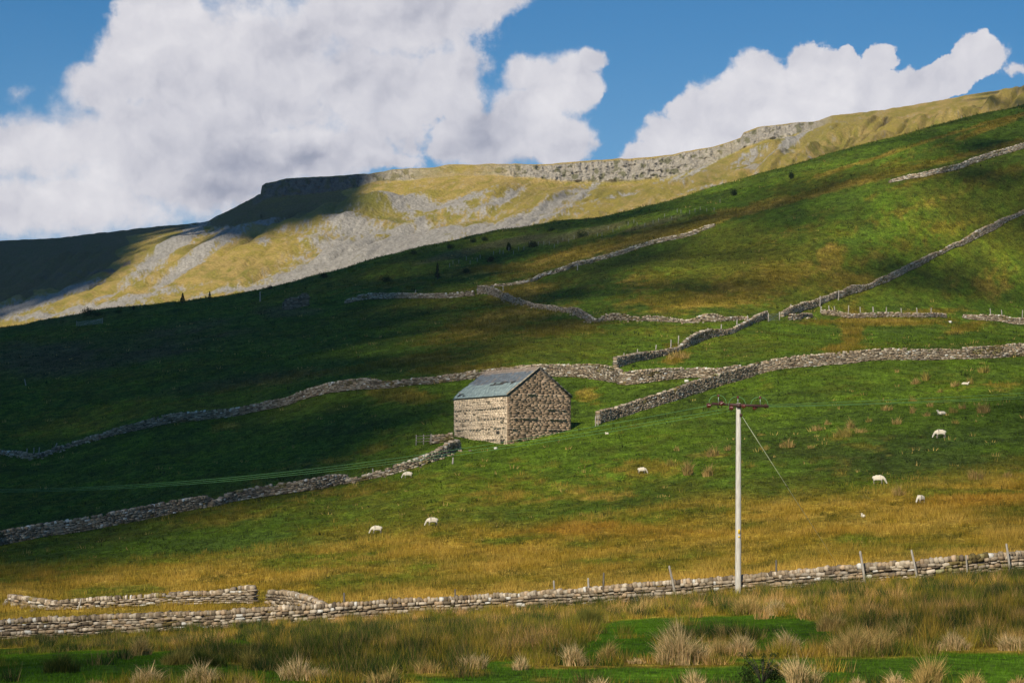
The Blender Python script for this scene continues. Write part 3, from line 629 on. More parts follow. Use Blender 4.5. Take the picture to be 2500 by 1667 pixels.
z3 = [(1730,785,70,40,'left part of the straw tussock pair below the right boundary wall'),(1785,765,60,55,'right part of the straw tussock pair below the right boundary wall'),(1630,718,40,28,'little tussock just under the right boundary wall'),
 (2130,718,95,42,'straw tussock under the right boundary wall close to the frame edge'),(1955,800,70,40,'tussock touching the topmost sheep from the left'),(2035,785,45,45,'tussock touching the topmost sheep from the right'),(370,640,140,50,'wide rust tussock by the broken wall above the barn field')]
for i, (zx, zy, zw, zh, lab) in enumerate(z3):
    tussock(1500+zx/2.352, 600+zy/2.352+4, zw/2.1, zh/2.0, [S1, S2][i % 2]*.8, lab, G2, seed=150+i)

# ---------------------------------------------------------------- dark shrub and saplings
def foliage(cen, rad, n, size, cols, rg, squash=1.0, cone=False):
    a = rg.random(n)*2*math.pi; z = rg.random(n)
    if cone: r = (1-z)**.9*(.35+.65*rg.random(n)); P = np.stack([np.cos(a)*r*rad[0], np.sin(a)*r*rad[0], z*rad[1]], -1)+cen
    else:
        u = rg.normal(0, 1, (n, 3)); u /= np.linalg.norm(u, axis=1)[:, None]; u *= (rg.random(n)**.4)[:, None]
        lump = 1+.35*vn(u[:, 0]*2.2+9, u[:, 2]*2.2+u[:, 1]*1.7, 5)[:, None]
        P = u*lump*np.array([rad[0], rad[0], rad[1]])+cen+np.array([0, 0, rad[1]*.9])
    d1 = rg.normal(0, 1, (n, 3)); d1 /= np.linalg.norm(d1, axis=1)[:, None]; d2 = rg.normal(0, 1, (n, 3)); d2 /= np.linalg.norm(d2, axis=1)[:, None]
    s_ = size*(.6+.8*rg.random((n, 1)))
    V = np.stack([P-d1*s_, P+d2*s_*.6, P+d1*s_, P-d2*s_*.6], 1).reshape(-1, 3)
    c = np.array(cols)[rg.integers(0, len(cols), n)]*(.7+.6*rg.random((n, 1)))
    return V, np.arange(4*n).reshape(-1, 4), np.repeat(c, 4, 0)
LF = [(.022, .04, .012), (.03, .05, .014), (.045, .065, .02)]
p = at(1862, 1668)[0]; rt = tag(empty('shrub', p), 'dark green leafy shrub between two pale tussocks at the bottom edge', 'shrub')
r2 = np.random.default_rng(5); mb = MB(); sb_ = MB()
for k in range(7):
    o = np.array([r2.uniform(-.28, .28), r2.uniform(-.15, .15), 0]); hgt = r2.uniform(.04, .16)
    mb.add(*foliage(p+o+np.array([0, 0, hgt-.06]), (r2.uniform(.10, .18), r2.uniform(.08, .14)), 330, .016, LF, r2))
for k in range(16):
    a = r2.random()*6.28; e = p+np.array([math.cos(a)*r2.uniform(.1, .4), math.sin(a)*.2, r2.uniform(.2, .48)])
    v, f = tube([p+np.array([0, 0, -.03]), (p+e)/2+np.array([0, 0, .06]), e], [.008, .006, .003], 5); sb_.add(v, f, (.06, .04, .03))
    mb.add(*foliage(e-np.array([0, 0, .05]), (.05, .04), 45, .014, LF, r2))
mb.build('leaves', M_BLADE, rt); sb_.build('stem', M_BARK, rt)
def sapling(x, y, hpx, wpx, kind, label, group, seed):
    p = at(x, y)[0]; m_ = p[1]/FP; bs = 1.5 if hpx < 20 else 1.15; H = hpx*m_*bs; W = wpx*m_*.5*bs; r2 = np.random.default_rng(seed)
    rt = tag(empty('conifer_sapling' if kind == 'c' else 'bush', p), label, 'tree' if kind == 'c' else 'bush', group)
    mb = MB()
    if kind == 'c': mb.add(*foliage(p+np.array([0, 0, H*.15]), (W, H*.85), 260, H*.07, LF, r2, cone=True))
    else:
        for k in range(4): mb.add(*foliage(p+np.array([r2.uniform(-.5, .5)*W, r2.uniform(-.3, .3)*W, 0]), (W*r2.uniform(.4, .65), H*r2.uniform(.3, .5)), 140, H*.07, LF, r2))
    mb.build('crown', M_BLADE, rt)
    v, f = tube([p-np.array([0, 0, .1]), p+np.array([0, 0, H*(.95 if kind == 'c' else .5)])], [.07*H/2, .015], 6); MB().add(v, f).build('trunk', M_BARK, rt)
GS = 'small trees and bushes along the dark brow'
for i, a in enumerate([(446,741,17,11,'c','lone pointed sapling breaking the dark brow at left centre'),(218,770,14,34,'b','wide dark bush on the brow above the field gate'),(240,772,11,22,'b','low bush right of the wide one above the field gate'),
  (512,731,13,7,'c','thin sapling on the brow right of the lone pointed one'),(290,765,8,14,'b','low round bush on the brow right of the gate bushes'),(325,757,9,8,'b','tiny bush on the brow left of the lone pointed sapling'),
  (790,680,13,18,'b','bush on the brow where the scree meets the dark field, left of centre'),(660,706,8,12,'b','tiny dark bush on the brow below the scree'),(1068,682,34,11,'c','tall dark sapling inside the planted strip left of centre'),
  (1100,608,12,14,'b','bush on the brow below the grey scree'),(1155,592,9,12,'b','bush on the brow in the centre, left one of a pair'),(1185,588,9,14,'b','bush on the brow in the centre, right one of a pair'),
  (1198,640,20,22,'b','round dark bush below the brow in the grey-brown strip'),(1140,668,12,22,'b','dark bush at the lower end of the planted strip'),(1300,605,14,18,'b','dark bush in the middle of the grey-brown strip'),
  (1240,612,16,12,'b','dark bush left of the middle of the grey-brown strip'),(1420,580,13,22,'b','dark bush at the upper end of the grey-brown strip'),(1345,565,8,14,'b','low bush on the brow below the limestone cliff'),
  (1790,478,13,12,'b','dark bush near the brow on the right half'),(1935,436,14,16,'b','dark bush near the brow further right'),(1010,622,9,16,'b','low bush on the brow under the scree fan'),(940,690,14,26,'b','dark spreading bush above the dark ruined wall')]):
    sapling(*a[:5], a[5], GS, 300+i)
# planting tubes in the strip
M0 = None; r2 = np.random.default_rng(77)
cand = [(1095+i*13.5+r2.uniform(-5, 5), 652-i*2.9+r2.uniform(-9, 9)) for i in range(24)]+[(1440+i*15+r2.uniform(-5, 5), 574-i*3.4+r2.uniform(-7, 12)) for i in range(22)]
for i, (x, y) in enumerate(cand):
    p = at(x, y)[0]
    if M0 is None:
        v, f = lathe(p-np.array([0, 0, .1]), [(.055, 0), (.06, .5), (.06, .95), (.045, .96), (.04, .4)], 8); M0 = MB().add(v, f).build('tree_guard', M_GUARD, loc=p); o = M0
    else: o = M0.copy(); COL.objects.link(o); o.location = p
    tag(o, 'tubular tree guard in the planted strip below the brow', 'tree guard', 'tree guards in the planted strip')

# ---------------------------------------------------------------- dry stone walls
LS = np.array((1.10, 1.0, .87))*np.array([(.36, .32, .27), (.30, .26, .21), (.42, .39, .34), (.22, .19, .15), (.30, .25, .19), (.46, .43, .39), (.16, .135, .11), (.35, .28, .21)])*.62
def resample(P, step):
    d = np.r_[0, np.cumsum(np.linalg.norm(np.diff(P[:, :2], axis=0), axis=1))]; n = max(2, int(d[-1]/step)+1); s_ = np.linspace(0, d[-1], n)
    return np.stack([np.interp(s_, d, P[:, k]) for k in range(3)], -1), s_
def stone_wall(pts, hs, label, name='dry_stone_wall', ruin=0.07, cope=True, near=False, seed=0, thick=.55, sl=(.22, .5), ch=.13, tint=1.0, group='dry stone walls on the hillside'):
    """pts photo points of the wall foot, hs heights in photo px at those points"""
    r2 = np.random.default_rng(2000+seed); P = at(*zip(*pts)); hs = np.array(hs, float) if len(hs) == len(pts) else np.interp(np.linspace(0, 1, len(pts)), np.linspace(0, 1, len(hs)), hs); H = hs*P[:, 1]/FP
    dP = np.r_[0, np.cumsum(np.linalg.norm(np.diff(P[:, :2], axis=0), axis=1))]; Ltot = dP[-1]
    sd = np.arange(0, Ltot+.01, min(.6, Ltot/8)); XYs = np.stack([np.interp(sd, dP, P[:, 0]), np.interp(sd, dP, P[:, 1])], -1)
    if len(XYs) > 6:
        k = np.array([1, 2, 3, 2, 1.])/9
        for c_ in range(2): XYs[:, c_] = np.convolve(np.pad(XYs[:, c_], 2, mode='edge'), k, 'valid')
    XYs[:, 1] += .12*vn(sd/5, sd*0, seed)
    Zs = np.array([gz(a, b) for a, b in XYs]); Hs = np.interp(sd, dP, H)
    Hs = Hs*(1+.05*vn(sd/3.0, sd*0, seed+1)) if ruin == 0 else Hs*np.clip(1+ruin*1.2*fbm(sd, sd*0, 7, 3, seed+1)-.1*ruin, .15, 1.35)
    tx = np.gradient(XYs[:, 0]); ty = np.gradient(XYs[:, 1]); yawS = np.unwrap(np.arctan2(ty, tx)); pitS = np.arctan2(np.gradient(Zs), np.hypot(tx, ty))
    cen = []; dim = []; yaw = []; pit = []; rol = []; lay = []
    top = Hs.max(); z = 0.0; lj = 0
    while z < top:
        c_h = ch*r2.uniform(.6, 1.6); s_ = -r2.uniform(0, .3)
        thk = thick*(1-.30*min(1, z/1.4))
        while s_ < Ltot:
            ln = r2.uniform(*sl)*(1.25 if r2.random() < .15 else 1); m_ = s_+ln/2
            hl = np.interp(m_, sd, Hs)
            if z+c_h*.5 < hl and not (ruin > .3 and z > .5*hl and r2.random() < .25):
                hgt = c_h*r2.uniform(.78, 1.0); zz = z+c_h/2+.02*r2.normal()+.05*math.sin(m_*1.3+lj*.2)*min(1, z)
                cen.append((m_, zz)); dim.append((ln*.955, thk*r2.uniform(.9, 1.14), hgt)); rol.append(r2.normal(0, .05)); pit.append(r2.normal(0, .05)); lay.append(0)
            s_ += ln
        z += c_h; lj += 1
    nbody = len(cen)
    if cope:
        s_ = 0
        while s_ < Ltot:
            ln = r2.uniform(.10, .26) if near else r2.uniform(.16, .34); hl = np.interp(s_, sd, Hs)
            if not (ruin > 0 and r2.random() < .4*ruin+.1):
                hg = (r2.uniform(.20, .31) if near else r2.uniform(.14, .28))
                cen.append((s_+ln/2, hl+hg*.34)); dim.append((ln*.95, r2.uniform(.34, .46), hg)); rol.append(r2.normal(0, .08)); pit.append(r2.normal(.18, .16)); lay.append(1)
            s_ += ln
    cen = np.array(cen); dim = np.array(dim); rol = np.array(rol); pit = np.array(pit); lay = np.array(lay)
    def place(s_, z, ps, off=None):
        X = np.interp(s_, sd, XYs[:, 0]); Y = np.interp(s_, sd, XYs[:, 1]); yw = np.interp(s_, sd, yawS)
        c3 = np.stack([X, Y, np.interp(s_, sd, Zs)+z], -1)
        return c3, yw
    c3, yw = place(cen[:, 0], cen[:, 1], None); pp = np.interp(cen[:, 0], sd, pitS)
    col = LS[r2.integers(0, len(LS), len(cen))]*(.65+.7*r2.random((len(cen), 1)))*tint
    white = r2.random(len(cen)) < .03; col[white] = np.array((.52, .50, .46))*r2.uniform(.85, 1.1)
    moss = (fbm(cen[:, 0], cen[:, 1]*3, 2.5, 3, seed+9) > .35) & (r2.random(len(cen)) < .7); col[moss] = col[moss]*np.array((.55, .55, .32))
    root = tag(empty(name, P[0]), label, 'wall', group)
    # hearting behind the face stones
    q = MB(); hw = thick*.31; nS = len(sd); nx = -np.sin(yawS); ny = np.cos(yawS)
    A = []
    for s2, zf in ((-1, -.15), (1, -.15), (1, None), (-1, None)):
        zt = Zs+(np.maximum(Hs-.10, .02) if zf is None else zf); w_ = hw*(1 if zf is not None else .7)
        A.append(np.stack([XYs[:, 0]+nx*w_*s2, XYs[:, 1]+ny*w_*s2, zt], -1))
    V = np.stack(A, 1).reshape(-1, 3); F = []
    for i in range(nS-1):
        for k in range(4): F.append([i*4+k, i*4+(k+1) % 4, (i+1)*4+(k+1) % 4, (i+1)*4+k])
    F += [[3, 2, 1, 0], [(nS-1)*4+k for k in range(4)]]
    q.add(V, np.array(F), (.05, .043, .034))
    b = lay == 0; rnd = near or True
    V, F, Cc = stones(c3[b], dim[b], yw[b], pit[b]+pp[b], rol[b], col[b], near, .16 if near else .22, r2); q.add(V, F, Cc)
    if ruin > .2:   # tumbled stones at the foot
        n = int(Ltot*4*ruin); s_ = r2.random(n)*Ltot; off = r2.normal(0, .55, n)-.35; c4, y4 = place(s_, np.full(n, .06), None)
        c4[:, 0] += -np.sin(y4)*off; c4[:, 1] += np.cos(y4)*off; c4[:, 2] = [gz(a_, b_)+.05 for a_, b_ in c4[:, :2]]
        d4 = r2.uniform(.14, .4, (n, 3))*np.array([1, .8, .6]); V, F, Cc = stones(c4, d4, r2.random(n)*6, r2.normal(0, .3, n), r2.normal(0, .3, n), LS[r2.integers(0, len(LS), n)]*1.15*tint, False, .25, r2); q.add(V, F, Cc)
    q.build('stone_courses', M_STONE, root, smooth=near)
    if cope and (lay == 1).any():
        b = lay == 1; V, F, Cc = stones(c3[b], dim[b], yw[b], pit[b]+pp[b], rol[b], col[b]*1.12, near, .16 if near else .22, r2)
        MB().add(V, F, Cc).build('coping_stones', M_STONE, root, smooth=near)
    return root
nb = near_c[3][0]
stone_wall([(-290,1566), (-80,1564)]+[(x, y+1) for x, y in nb]+[(2600,1388), (2780,1390)], [44,42,40,38,36,34,34,34,35,36,36,36,31,29], 'long near dry stone wall with upright coping crossing the whole picture behind the rushes', near=True, ruin=0, seed=1, sl=(.12, .46), ch=.125, tint=1.2)
z = lambda L_: [(x, y) for x, y in L_]
stone_wall([(18,1474),(60,1479),(100,1484),(150,1485),(190,1486),(210,1486)], [22,18,16,12,10,6], 'short broken wall end at the far left behind the near wall', ruin=.35, near=True, seed=2, tint=1.2)
stone_wall([(112,1488),(160,1488),(240,1484),(330,1479),(400,1477),(500,1474),(540,1472),(590,1471),(635,1472)], [12,18,20,20,24,22,24,33,32], 'uneven second wall running just behind the near wall at left', ruin=.12, near=True, seed=3, tint=1.2)
stone_wall([(652,1478),(690,1480),(730,1484),(770,1492),(800,1498)], [30,32,28,22,12], 'short sloping wall piece right of the gap joining the near wall at left', ruin=.08, near=True, seed=4, tint=1.2)
stone_wall([(-240,1350),(-60,1345),(0,1330),(120,1308),(250,1288),(380,1262),(500,1240),(524,1234)], [31,31,31,29,28,28,26,9], 'lower left field wall in shadow climbing from the left edge', seed=5, ruin=.06, tint=1.25)
stone_wall([(512,1239),(560,1226),(640,1213),(740,1200),(800,1190),(850,1178)], [8,20,24,24,26,16], 'middle stretch of the lower left field wall with pale stones after the notch', seed=6, ruin=.12, tint=1.3)
stone_wall([(838,1182),(920,1166),(960,1158),(1010,1142),(1050,1130),(1090,1112),(1120,1096)], [6,12,18,20,20,22,18], 'tumbling wall rising to the foot of the barn from the left', seed=7, ruin=.22, tint=1.35)
stone_wall([(-40,1100),(0,1107),(40,1112),(75,1121),(110,1112),(150,1097),(200,1084),(250,1071)], [9,8,8,9,8,9,10,12], 'low collapsed wall in deep shadow at the left edge', seed=8, ruin=.4, tint=1.35)
stone_wall([(236,1074),(250,1071),(300,1058),(400,1036),(500,1025),(600,1011),(700,990),(750,972),(850,954),(905,949),(935,949),(1000,941),(1050,938),(1100,932),(1150,925),(1200,921),(1260,919),(1330,919),(1400,920),(1450,926),(1500,934),(1520,940)],
 [6,11,15,20,20,17,17,20,24,23,15,13,14,15,16,17,20,26,28,34,34,30], 'long upper wall climbing from the dark left slope and passing right behind the barn roof', seed=9, tint=1.15, ruin=.04)
stone_wall([(1515,940),(1540,940),(1580,935),(1650,926),(1690,922),(1740,925),(1790,920),(1815,914)], [27,30,28,24,21,22,24,20], 'lumpy wall between the barn and the wall junction on the right', seed=11, ruin=.06, tint=1.2)
stone_wall([(1457,1037),(1500,1023),(1550,1006),(1600,992),(1650,977),(1700,960),(1750,944),(1800,930),(1850,914),(1900,903),(2000,893),(2100,884),(2200,879),(2300,878),(2352,877)], [26,27,27,26,27,27,27,28,27,26,27,27,25,23,20], 'tall right boundary wall with orange lichen running from the free end by the barn to the right', seed=12, tint=1.2)
stone_wall([(2347,878),(2400,876),(2500,870),(2760,869)], [26,28,30,30], 'higher right end of the boundary wall after its step at the right edge', seed=13, tint=1.2)
stone_wall([(1500,900),(1540,886),(1570,880),(1600,873),(1630,866),(1652,859),(1662,852),(1680,846),(1700,838),(1740,823),(1770,818),(1800,808),(1835,791),(1872,780)],
 [22,18,18,14,11,7,8,18,22,18,10,10,12,18], 'rubbly wall climbing from the lump behind the barn up to the hill gate', seed=14, ruin=.15, tint=1.3)
stone_wall([(1908,774),(1930,766),(1960,757),(2010,740),(2022,735),(2080,717),(2122,705),(2160,690),(2200,671),(2262,640),(2290,624),(2345,600),(2372,588),(2430,560),(2470,535),(2520,512)],
 [10,14,18,14,10,18,9,14,14,14,7,10,16,14,7,9], 'diagonal wall climbing steeply from the hill gate to the right edge', seed=16, ruin=.12, tint=1.45)
stone_wall([(1925,781),(1950,781),(1982,773)], [10,9,6], 'low rubble wall between the hill gate and the first fence post', seed=19, ruin=.35, tint=1.2)
stone_wall([(2003,768),(2040,772),(2085,777),(2160,774),(2250,776),(2310,776)], [10,11,8,10,9,8], 'low wall under the row of fence posts on the right, left stretch', seed=20, ruin=.1, tint=1.25)
stone_wall([(2350,777),(2400,783),(2450,787),(2700,790)], [7,13,14,13], 'low wall under the fence posts reaching the right edge', seed=21, ruin=.08, tint=1.25)
stone_wall([(840,741),(880,733),(930,729),(965,728),(1020,729),(1060,729),(1100,728),(1160,722)], [8,13,15,12,11,11,10,9], 'dark upper wall running left from the ruined corner on the hill', seed=22, ruin=.15, tint=1.5)
stone_wall([(1166,716),(1190,716),(1215,724),(1250,738),(1270,743),(1300,750),(1312,752),(1350,759),(1380,762),(1400,766),(1430,780),(1455,789),(1462,787),(1475,783),(1500,782),(1560,783),(1580,784),(1640,786),(1678,789),(1710,785),(1738,786),(1770,784),(1810,780),(1850,783)],
 [14,16,14,13,12,6,7,12,9,20,18,8,6,16,17,7,12,9,5,14,22,7,6,2], 'long ruined rubbly wall dropping from the slope corner and running right to the hill gate', seed=23, ruin=.32, tint=1.3)
stone_wall([(1196,702),(1250,697),(1290,690),(1320,677),(1380,661),(1450,640),(1550,610),(1650,585),(1720,562),(1745,553)], [4,5,6,7,9,9,9,9,8,5], 'thin high wall along the straw strip in the middle of the slope', seed=27, tint=2.0, sl=(.3, .8), ch=.2)
stone_wall([(2170,447),(2230,436),(2300,423),(2400,392),(2450,377),(2540,352)], [5,9,11,12,12,12], 'highest wall at the upper right edge below the brow', seed=28, tint=2.1, sl=(.3, .8), ch=.2)

# scattered boulders near the middle wall
GB = 'loose boulders'
for i, (x, y, s_, lab) in enumerate([(1676,932,7,'pale boulder at the foot of the lumpy wall, left of two'),(1690,936,6,'pale boulder at the foot of the lumpy wall, in the middle'),(1710,930,7,'white boulder near the wall junction right of the barn'),(1210,1096,6,'white stone in the shadow before the barn corner'),(2320,788,6,'pale stone in the straw below the fence posts'),(2013,892,6,'white stone at the foot of the tall boundary wall')]):
    p = at(x, y)[0]; m_ = p[1]/FP; v, f, cc = stones(p[None]+np.array([[0, 0, s_*m_*.3]]), np.array([[s_*1.3*m_, s_*m_, s_*.9*m_]]), np.array([i*1.]), np.zeros(1), np.zeros(1), np.array([[.6, .57, .52]]), True, .2)
    tag(MB().add(v, f, cc).build('boulder', M_STONE, loc=p, smooth=True), lab, 'boulder', GB)

# ---------------------------------------------------------------- barn
c0 = np.array([240*(-12)/FP*1.0, 0, 0]); Yc = 194.5*KS; c0 = np.array([Yc*(1238-1250)/FP, Yc, 0]); base = eyez(1090, Yc)
phi = R(34); U = np.array([math.cos(phi), math.sin(phi), 0]); Wd = np.array([-math.sin(phi), math.cos(phi), 0])
GW, BL = 7.62, 9.6
EH = eyez(964, Yc)-base; RH = EH+2.72; DEP = 1.6
c0[2] = base
barn = tag(empty('stone_barn', c0), 'isolated two-storey stone barn with slate roof in the middle of the hillside', 'barn')
rb = np.random.default_rng(12)
def bp(u, w, z): return c0+U*u+Wd*w+np.array([0, 0, z])
def prism(poly_uw, z0, z1): pass
# core shell: front gable, rear gable, two side walls, each with real thickness
def slab(corners, n, th):   # corners of outer face, inward direction n
    V = np.array(list(corners)+[c+n*th for c in corners]); k = len(corners)
    F4 = np.array([[i, (i+1) % k, k+(i+1) % k, k+i] for i in range(k)])
    return V, [F4, np.array([list(range(k))[::-1], [k+i for i in range(k)]])]
def facestones(mbx, org, du, nrm, width, hfun, cols, prot=(.0, .05), seed=0, sl=(.3, .95), ch=.115, fill=1.0):
    r2 = np.random.default_rng(seed); z = -DEP; cen = []; dim = []; cts = []
    while z < 8:
        hh = ch*r2.uniform(.6, 1.5); s_ = -r2.uniform(0, .25); any_ = False; cp = r2.uniform(*prot); ct = r2.uniform(.76, 1.18)
        while s_ < width:
            ln = r2.uniform(*sl); a = max(s_, 0.0); b = min(s_+ln, width); m_ = (a+b)/2
            if b-a > .06 and z+hh < hfun(m_)-.02:
                any_ = True
                if r2.random() < fill: cen.append((m_, z+hh/2, cp+.05*r2.uniform(*prot)+(.035 if r2.random() < .05 else 0))); dim.append((b-a-.008, .12, hh*.96)); cts.append(ct)
            s_ += ln
        z += hh
        if not any_ and z > 0: break
    cen = np.array(cen); dim = np.array(dim); n = len(cen)
    P = org+du*cen[:, :1]+np.array([0, 0, 1.])*cen[:, 1:2]+nrm*(cen[:, 2:3]-.05)
    col = np.array(cols)[r2.integers(0, len(cols), n)]*(.90+.2*r2.random((n, 1)))*np.where(r2.random((n, 1)) < .07, .55, 1)*np.array(cts)[:, None]*np.array((1.12, 1.0, .88))
    st = fbm(cen[:, 0], cen[:, 1], 1.6, 3, seed+3)[:, None]; col = col*(1+.28*st)
    yaw = np.full(n, math.atan2(du[1], du[0]))
    mbx.add(*stones(P, dim, yaw, r2.normal(0, .003, n), r2.normal(0, .006, n), col, False, .035, r2))
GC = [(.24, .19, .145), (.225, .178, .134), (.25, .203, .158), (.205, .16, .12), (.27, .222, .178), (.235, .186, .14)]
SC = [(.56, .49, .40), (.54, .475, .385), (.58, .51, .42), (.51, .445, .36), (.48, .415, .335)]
gh = lambda u: EH+(RH-EH)*(1-abs(u-GW/2)/(GW/2))
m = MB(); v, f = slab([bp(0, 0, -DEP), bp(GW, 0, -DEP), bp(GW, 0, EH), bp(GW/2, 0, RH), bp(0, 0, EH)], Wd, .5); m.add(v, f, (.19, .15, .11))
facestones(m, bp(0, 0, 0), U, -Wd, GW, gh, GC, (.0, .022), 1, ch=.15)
# projecting through-stones of the gable
for (zz, segs) in ((.75, [(1.0, 3.2), (4.4, 6.0)]), (1.75, [(.4, 1.2), (5.0, 7.3)]), (2.8, [(.9, 3.4), (5.2, 7.4)]), (3.75, [(3.0, 4.3), (4.9, 6.9)]), (5.2, [(2.6, 3.4)])):
    for a, b in segs:
        u = a
        while u < b:
            ln = rb.uniform(.25, .5)
            if rb.random() < .75: m.add(*box(bp(u, -.09, zz+rb.normal(0, .015)), (ln, .26, .06), phi), (.34, .28, .22))
            u += ln+rb.uniform(.02, .2)
m.build('gable_wall', M_BARN, barn)
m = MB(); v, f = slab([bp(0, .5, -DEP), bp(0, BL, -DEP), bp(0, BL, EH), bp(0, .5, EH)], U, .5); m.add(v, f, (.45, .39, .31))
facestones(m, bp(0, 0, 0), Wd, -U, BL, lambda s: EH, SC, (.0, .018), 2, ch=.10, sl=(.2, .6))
mt = m
for j, zz in enumerate((.75, 1.85, 2.85, 3.85)):
    u = .5
    while u < BL-.4:
        if rb.random() < .82: mt.add(*box(bp(-.09, u, zz+rb.normal(0, .02)+.02*math.sin(u)), (rb.uniform(.14, .34), .20, rb.uniform(.05, .08)), phi+math.pi/2), np.array((.30, .25, .19))*rb.uniform(.6, 1.3))
        u += rb.uniform(.42, .6)
for k in range(26):
    mt.add(*box(bp(-.04, rb.uniform(.4, BL-.4), rb.uniform(.2, 4.6)), (rb.uniform(.2, .4), .14, rb.uniform(.1, .18)), phi+math.pi/2), np.array((.26, .21, .15))*rb.uniform(.7, 1.3))
for w_, zz in ((7.9, 1.05), (1.55, 1.45), (.8, .5)):
    mt.add(*box(bp(-.035, w_, zz), (.5, .10, .28), phi+math.pi/2), (.05, .045, .04))
m.build('side_wall', M_BARN, barn)
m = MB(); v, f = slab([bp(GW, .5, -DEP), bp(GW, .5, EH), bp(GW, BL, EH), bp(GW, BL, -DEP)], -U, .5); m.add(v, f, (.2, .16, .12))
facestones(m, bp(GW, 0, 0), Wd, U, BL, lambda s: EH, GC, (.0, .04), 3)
m.build('far_side_wall', M_BARN, barn)
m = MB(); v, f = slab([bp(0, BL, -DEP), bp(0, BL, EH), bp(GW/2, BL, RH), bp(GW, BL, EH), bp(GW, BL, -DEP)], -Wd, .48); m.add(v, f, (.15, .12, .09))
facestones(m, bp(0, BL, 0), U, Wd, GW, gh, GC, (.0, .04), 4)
m.build('rear_gable_wall', M_BARN, barn)
# roof: battened deck and overlapping slates on each pitch
def roofpitch(sgn, mbx):
    run = GW/2+.16; rise = (RH-EH)*(run/(GW/2)); Ls = math.hypot(run, rise); th = math.atan2(rise, run)
    ridge = lambda w: bp(GW/2, w, RH+.10)
    dn = (U*(-sgn)*math.cos(th)+np.array([0, 0, -math.sin(th)])); nr = np.cross(Wd, dn); nr = nr if nr[2] > 0 else -nr
    A = [ridge(-.12), ridge(BL+.12), ridge(BL+.12)+dn*Ls, ridge(-.12)+dn*Ls]
    v, f = slab([a-nr*.05 for a in A], -nr, .06); mbx.add(v, f, (.06, .055, .05))
    rows = 17; rl = Ls/rows
    for i in range(rows):
        u = -.14; fr_ = (i+.5)/rows
        while u < BL+.12:
            wdt = rb.uniform(.26, .48)*(1.35 if fr_ > .5 else 1)
            low = fr_ > .50+.03*math.sin(u*1.1)
            colr = np.array((.235, .295, .288)) if low else np.array((.135, .155, .17))
            if low: colr = colr*rb.uniform(.82, 1.12)
            else: colr = colr*rb.uniform(.7, 1.25)*np.array((1, 1, 1.02)); 
            if not low and rb.random() < .15: colr = np.array((.19, .165, .15))
            if fr_ < .1: colr = np.array((.25, .20, .16))*rb.uniform(.8, 1.2)
            skip = sgn > 0 and abs(fr_-.53) < .033 and (1.0 < u < 5.2) and rb.random() < .6
            if sgn > 0 and u > BL-1.9 and fr_ > .82 and rb.random() < .45: skip = True
            if not skip:
                c_ = ridge(min(u+wdt/2, BL+.1))+dn*(rl*(i+.5))+nr*(.018+.012*rb.random())
                V = BOXV*np.array([wdt*.985, rl*1.25, .022]); tl = .05+rb.normal(0, .008)
                ax = dn*math.cos(tl)+nr*math.sin(tl)*.3; W3 = V[:, :1]*Wd+V[:, 1:2]*ax+V[:, 2:3]*nr
                mbx.add(W3+c_, BOXF, colr)
            u += wdt
m = MB(); roofpitch(1, m); roofpitch(-1, m); roof = m.build('roof', M_SLATE, barn)
m = MB(); u = -.15
while u < BL+.1:
    for sg in (1, -1):
        th = math.atan2(RH-EH, GW/2)
        v = BOXV*np.array([.5, .30, .05]); ax = (U*(-sg)*math.cos(th)-np.array([0, 0, math.sin(th)])); nr = np.array([0, 0, math.cos(th)])-U*sg*math.sin(th)
        m.add(v[:, :1]*Wd+v[:, 1:2]*ax+v[:, 2:3]*nr+bp(GW/2, u+.25, RH+.155)+ax*.12, BOXF, np.array((.30, .235, .185))*rb.uniform(.85, 1.2))
    u += .5
m.build('ridge_stones', M_STONE, roof)
m = MB()
for sg in (1, -1):
    th = math.atan2(RH-EH, GW/2); Ls = math.hypot(GW/2+.14, (RH-EH)*1.03); ax = (U*(-sg)*math.cos(th)-np.array([0, 0, math.sin(th)])); nr = np.array([0, 0, math.cos(th)])-U*sg*math.sin(th)
    k = 0
    while k*.6 < Ls-.1:
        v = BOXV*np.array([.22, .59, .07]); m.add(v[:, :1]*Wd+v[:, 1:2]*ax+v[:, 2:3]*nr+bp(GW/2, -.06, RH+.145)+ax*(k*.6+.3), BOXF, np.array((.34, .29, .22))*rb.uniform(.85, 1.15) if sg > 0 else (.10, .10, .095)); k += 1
m.build('verge_stones', M_STONE, roof)

# small wall and hurdle left of the barn
stone_wall([(1050,1084),(1080,1081),(1107,1078)], [16,17,19], 'little wall stub touching the left side of the barn', seed=31, tint=1.1)
pA = at(1016, 1087)[0]; pB = at(1052, 1085)[0]; rt = tag(empty('wooden_hurdle', pA), 'small grey wooden hurdle fence left of the barn', 'fence')
for q in (pA, (pA+pB)/2, pB):
    v, f = tube([q-np.array([0, 0, .2]), q+np.array([.02, 0, 1.05])], [.06, .05], 7); MB().add(v, f).build('post', M_POST, rt)
for hz in (.35, .62, .9):
    a, b = pA+np.array([0, -.07, hz]), pB+np.array([0, -.07, hz]); v, f = tube([a, b], [.035, .035], 5); MB().add(v, f).build('rail', M_HURD, rt)
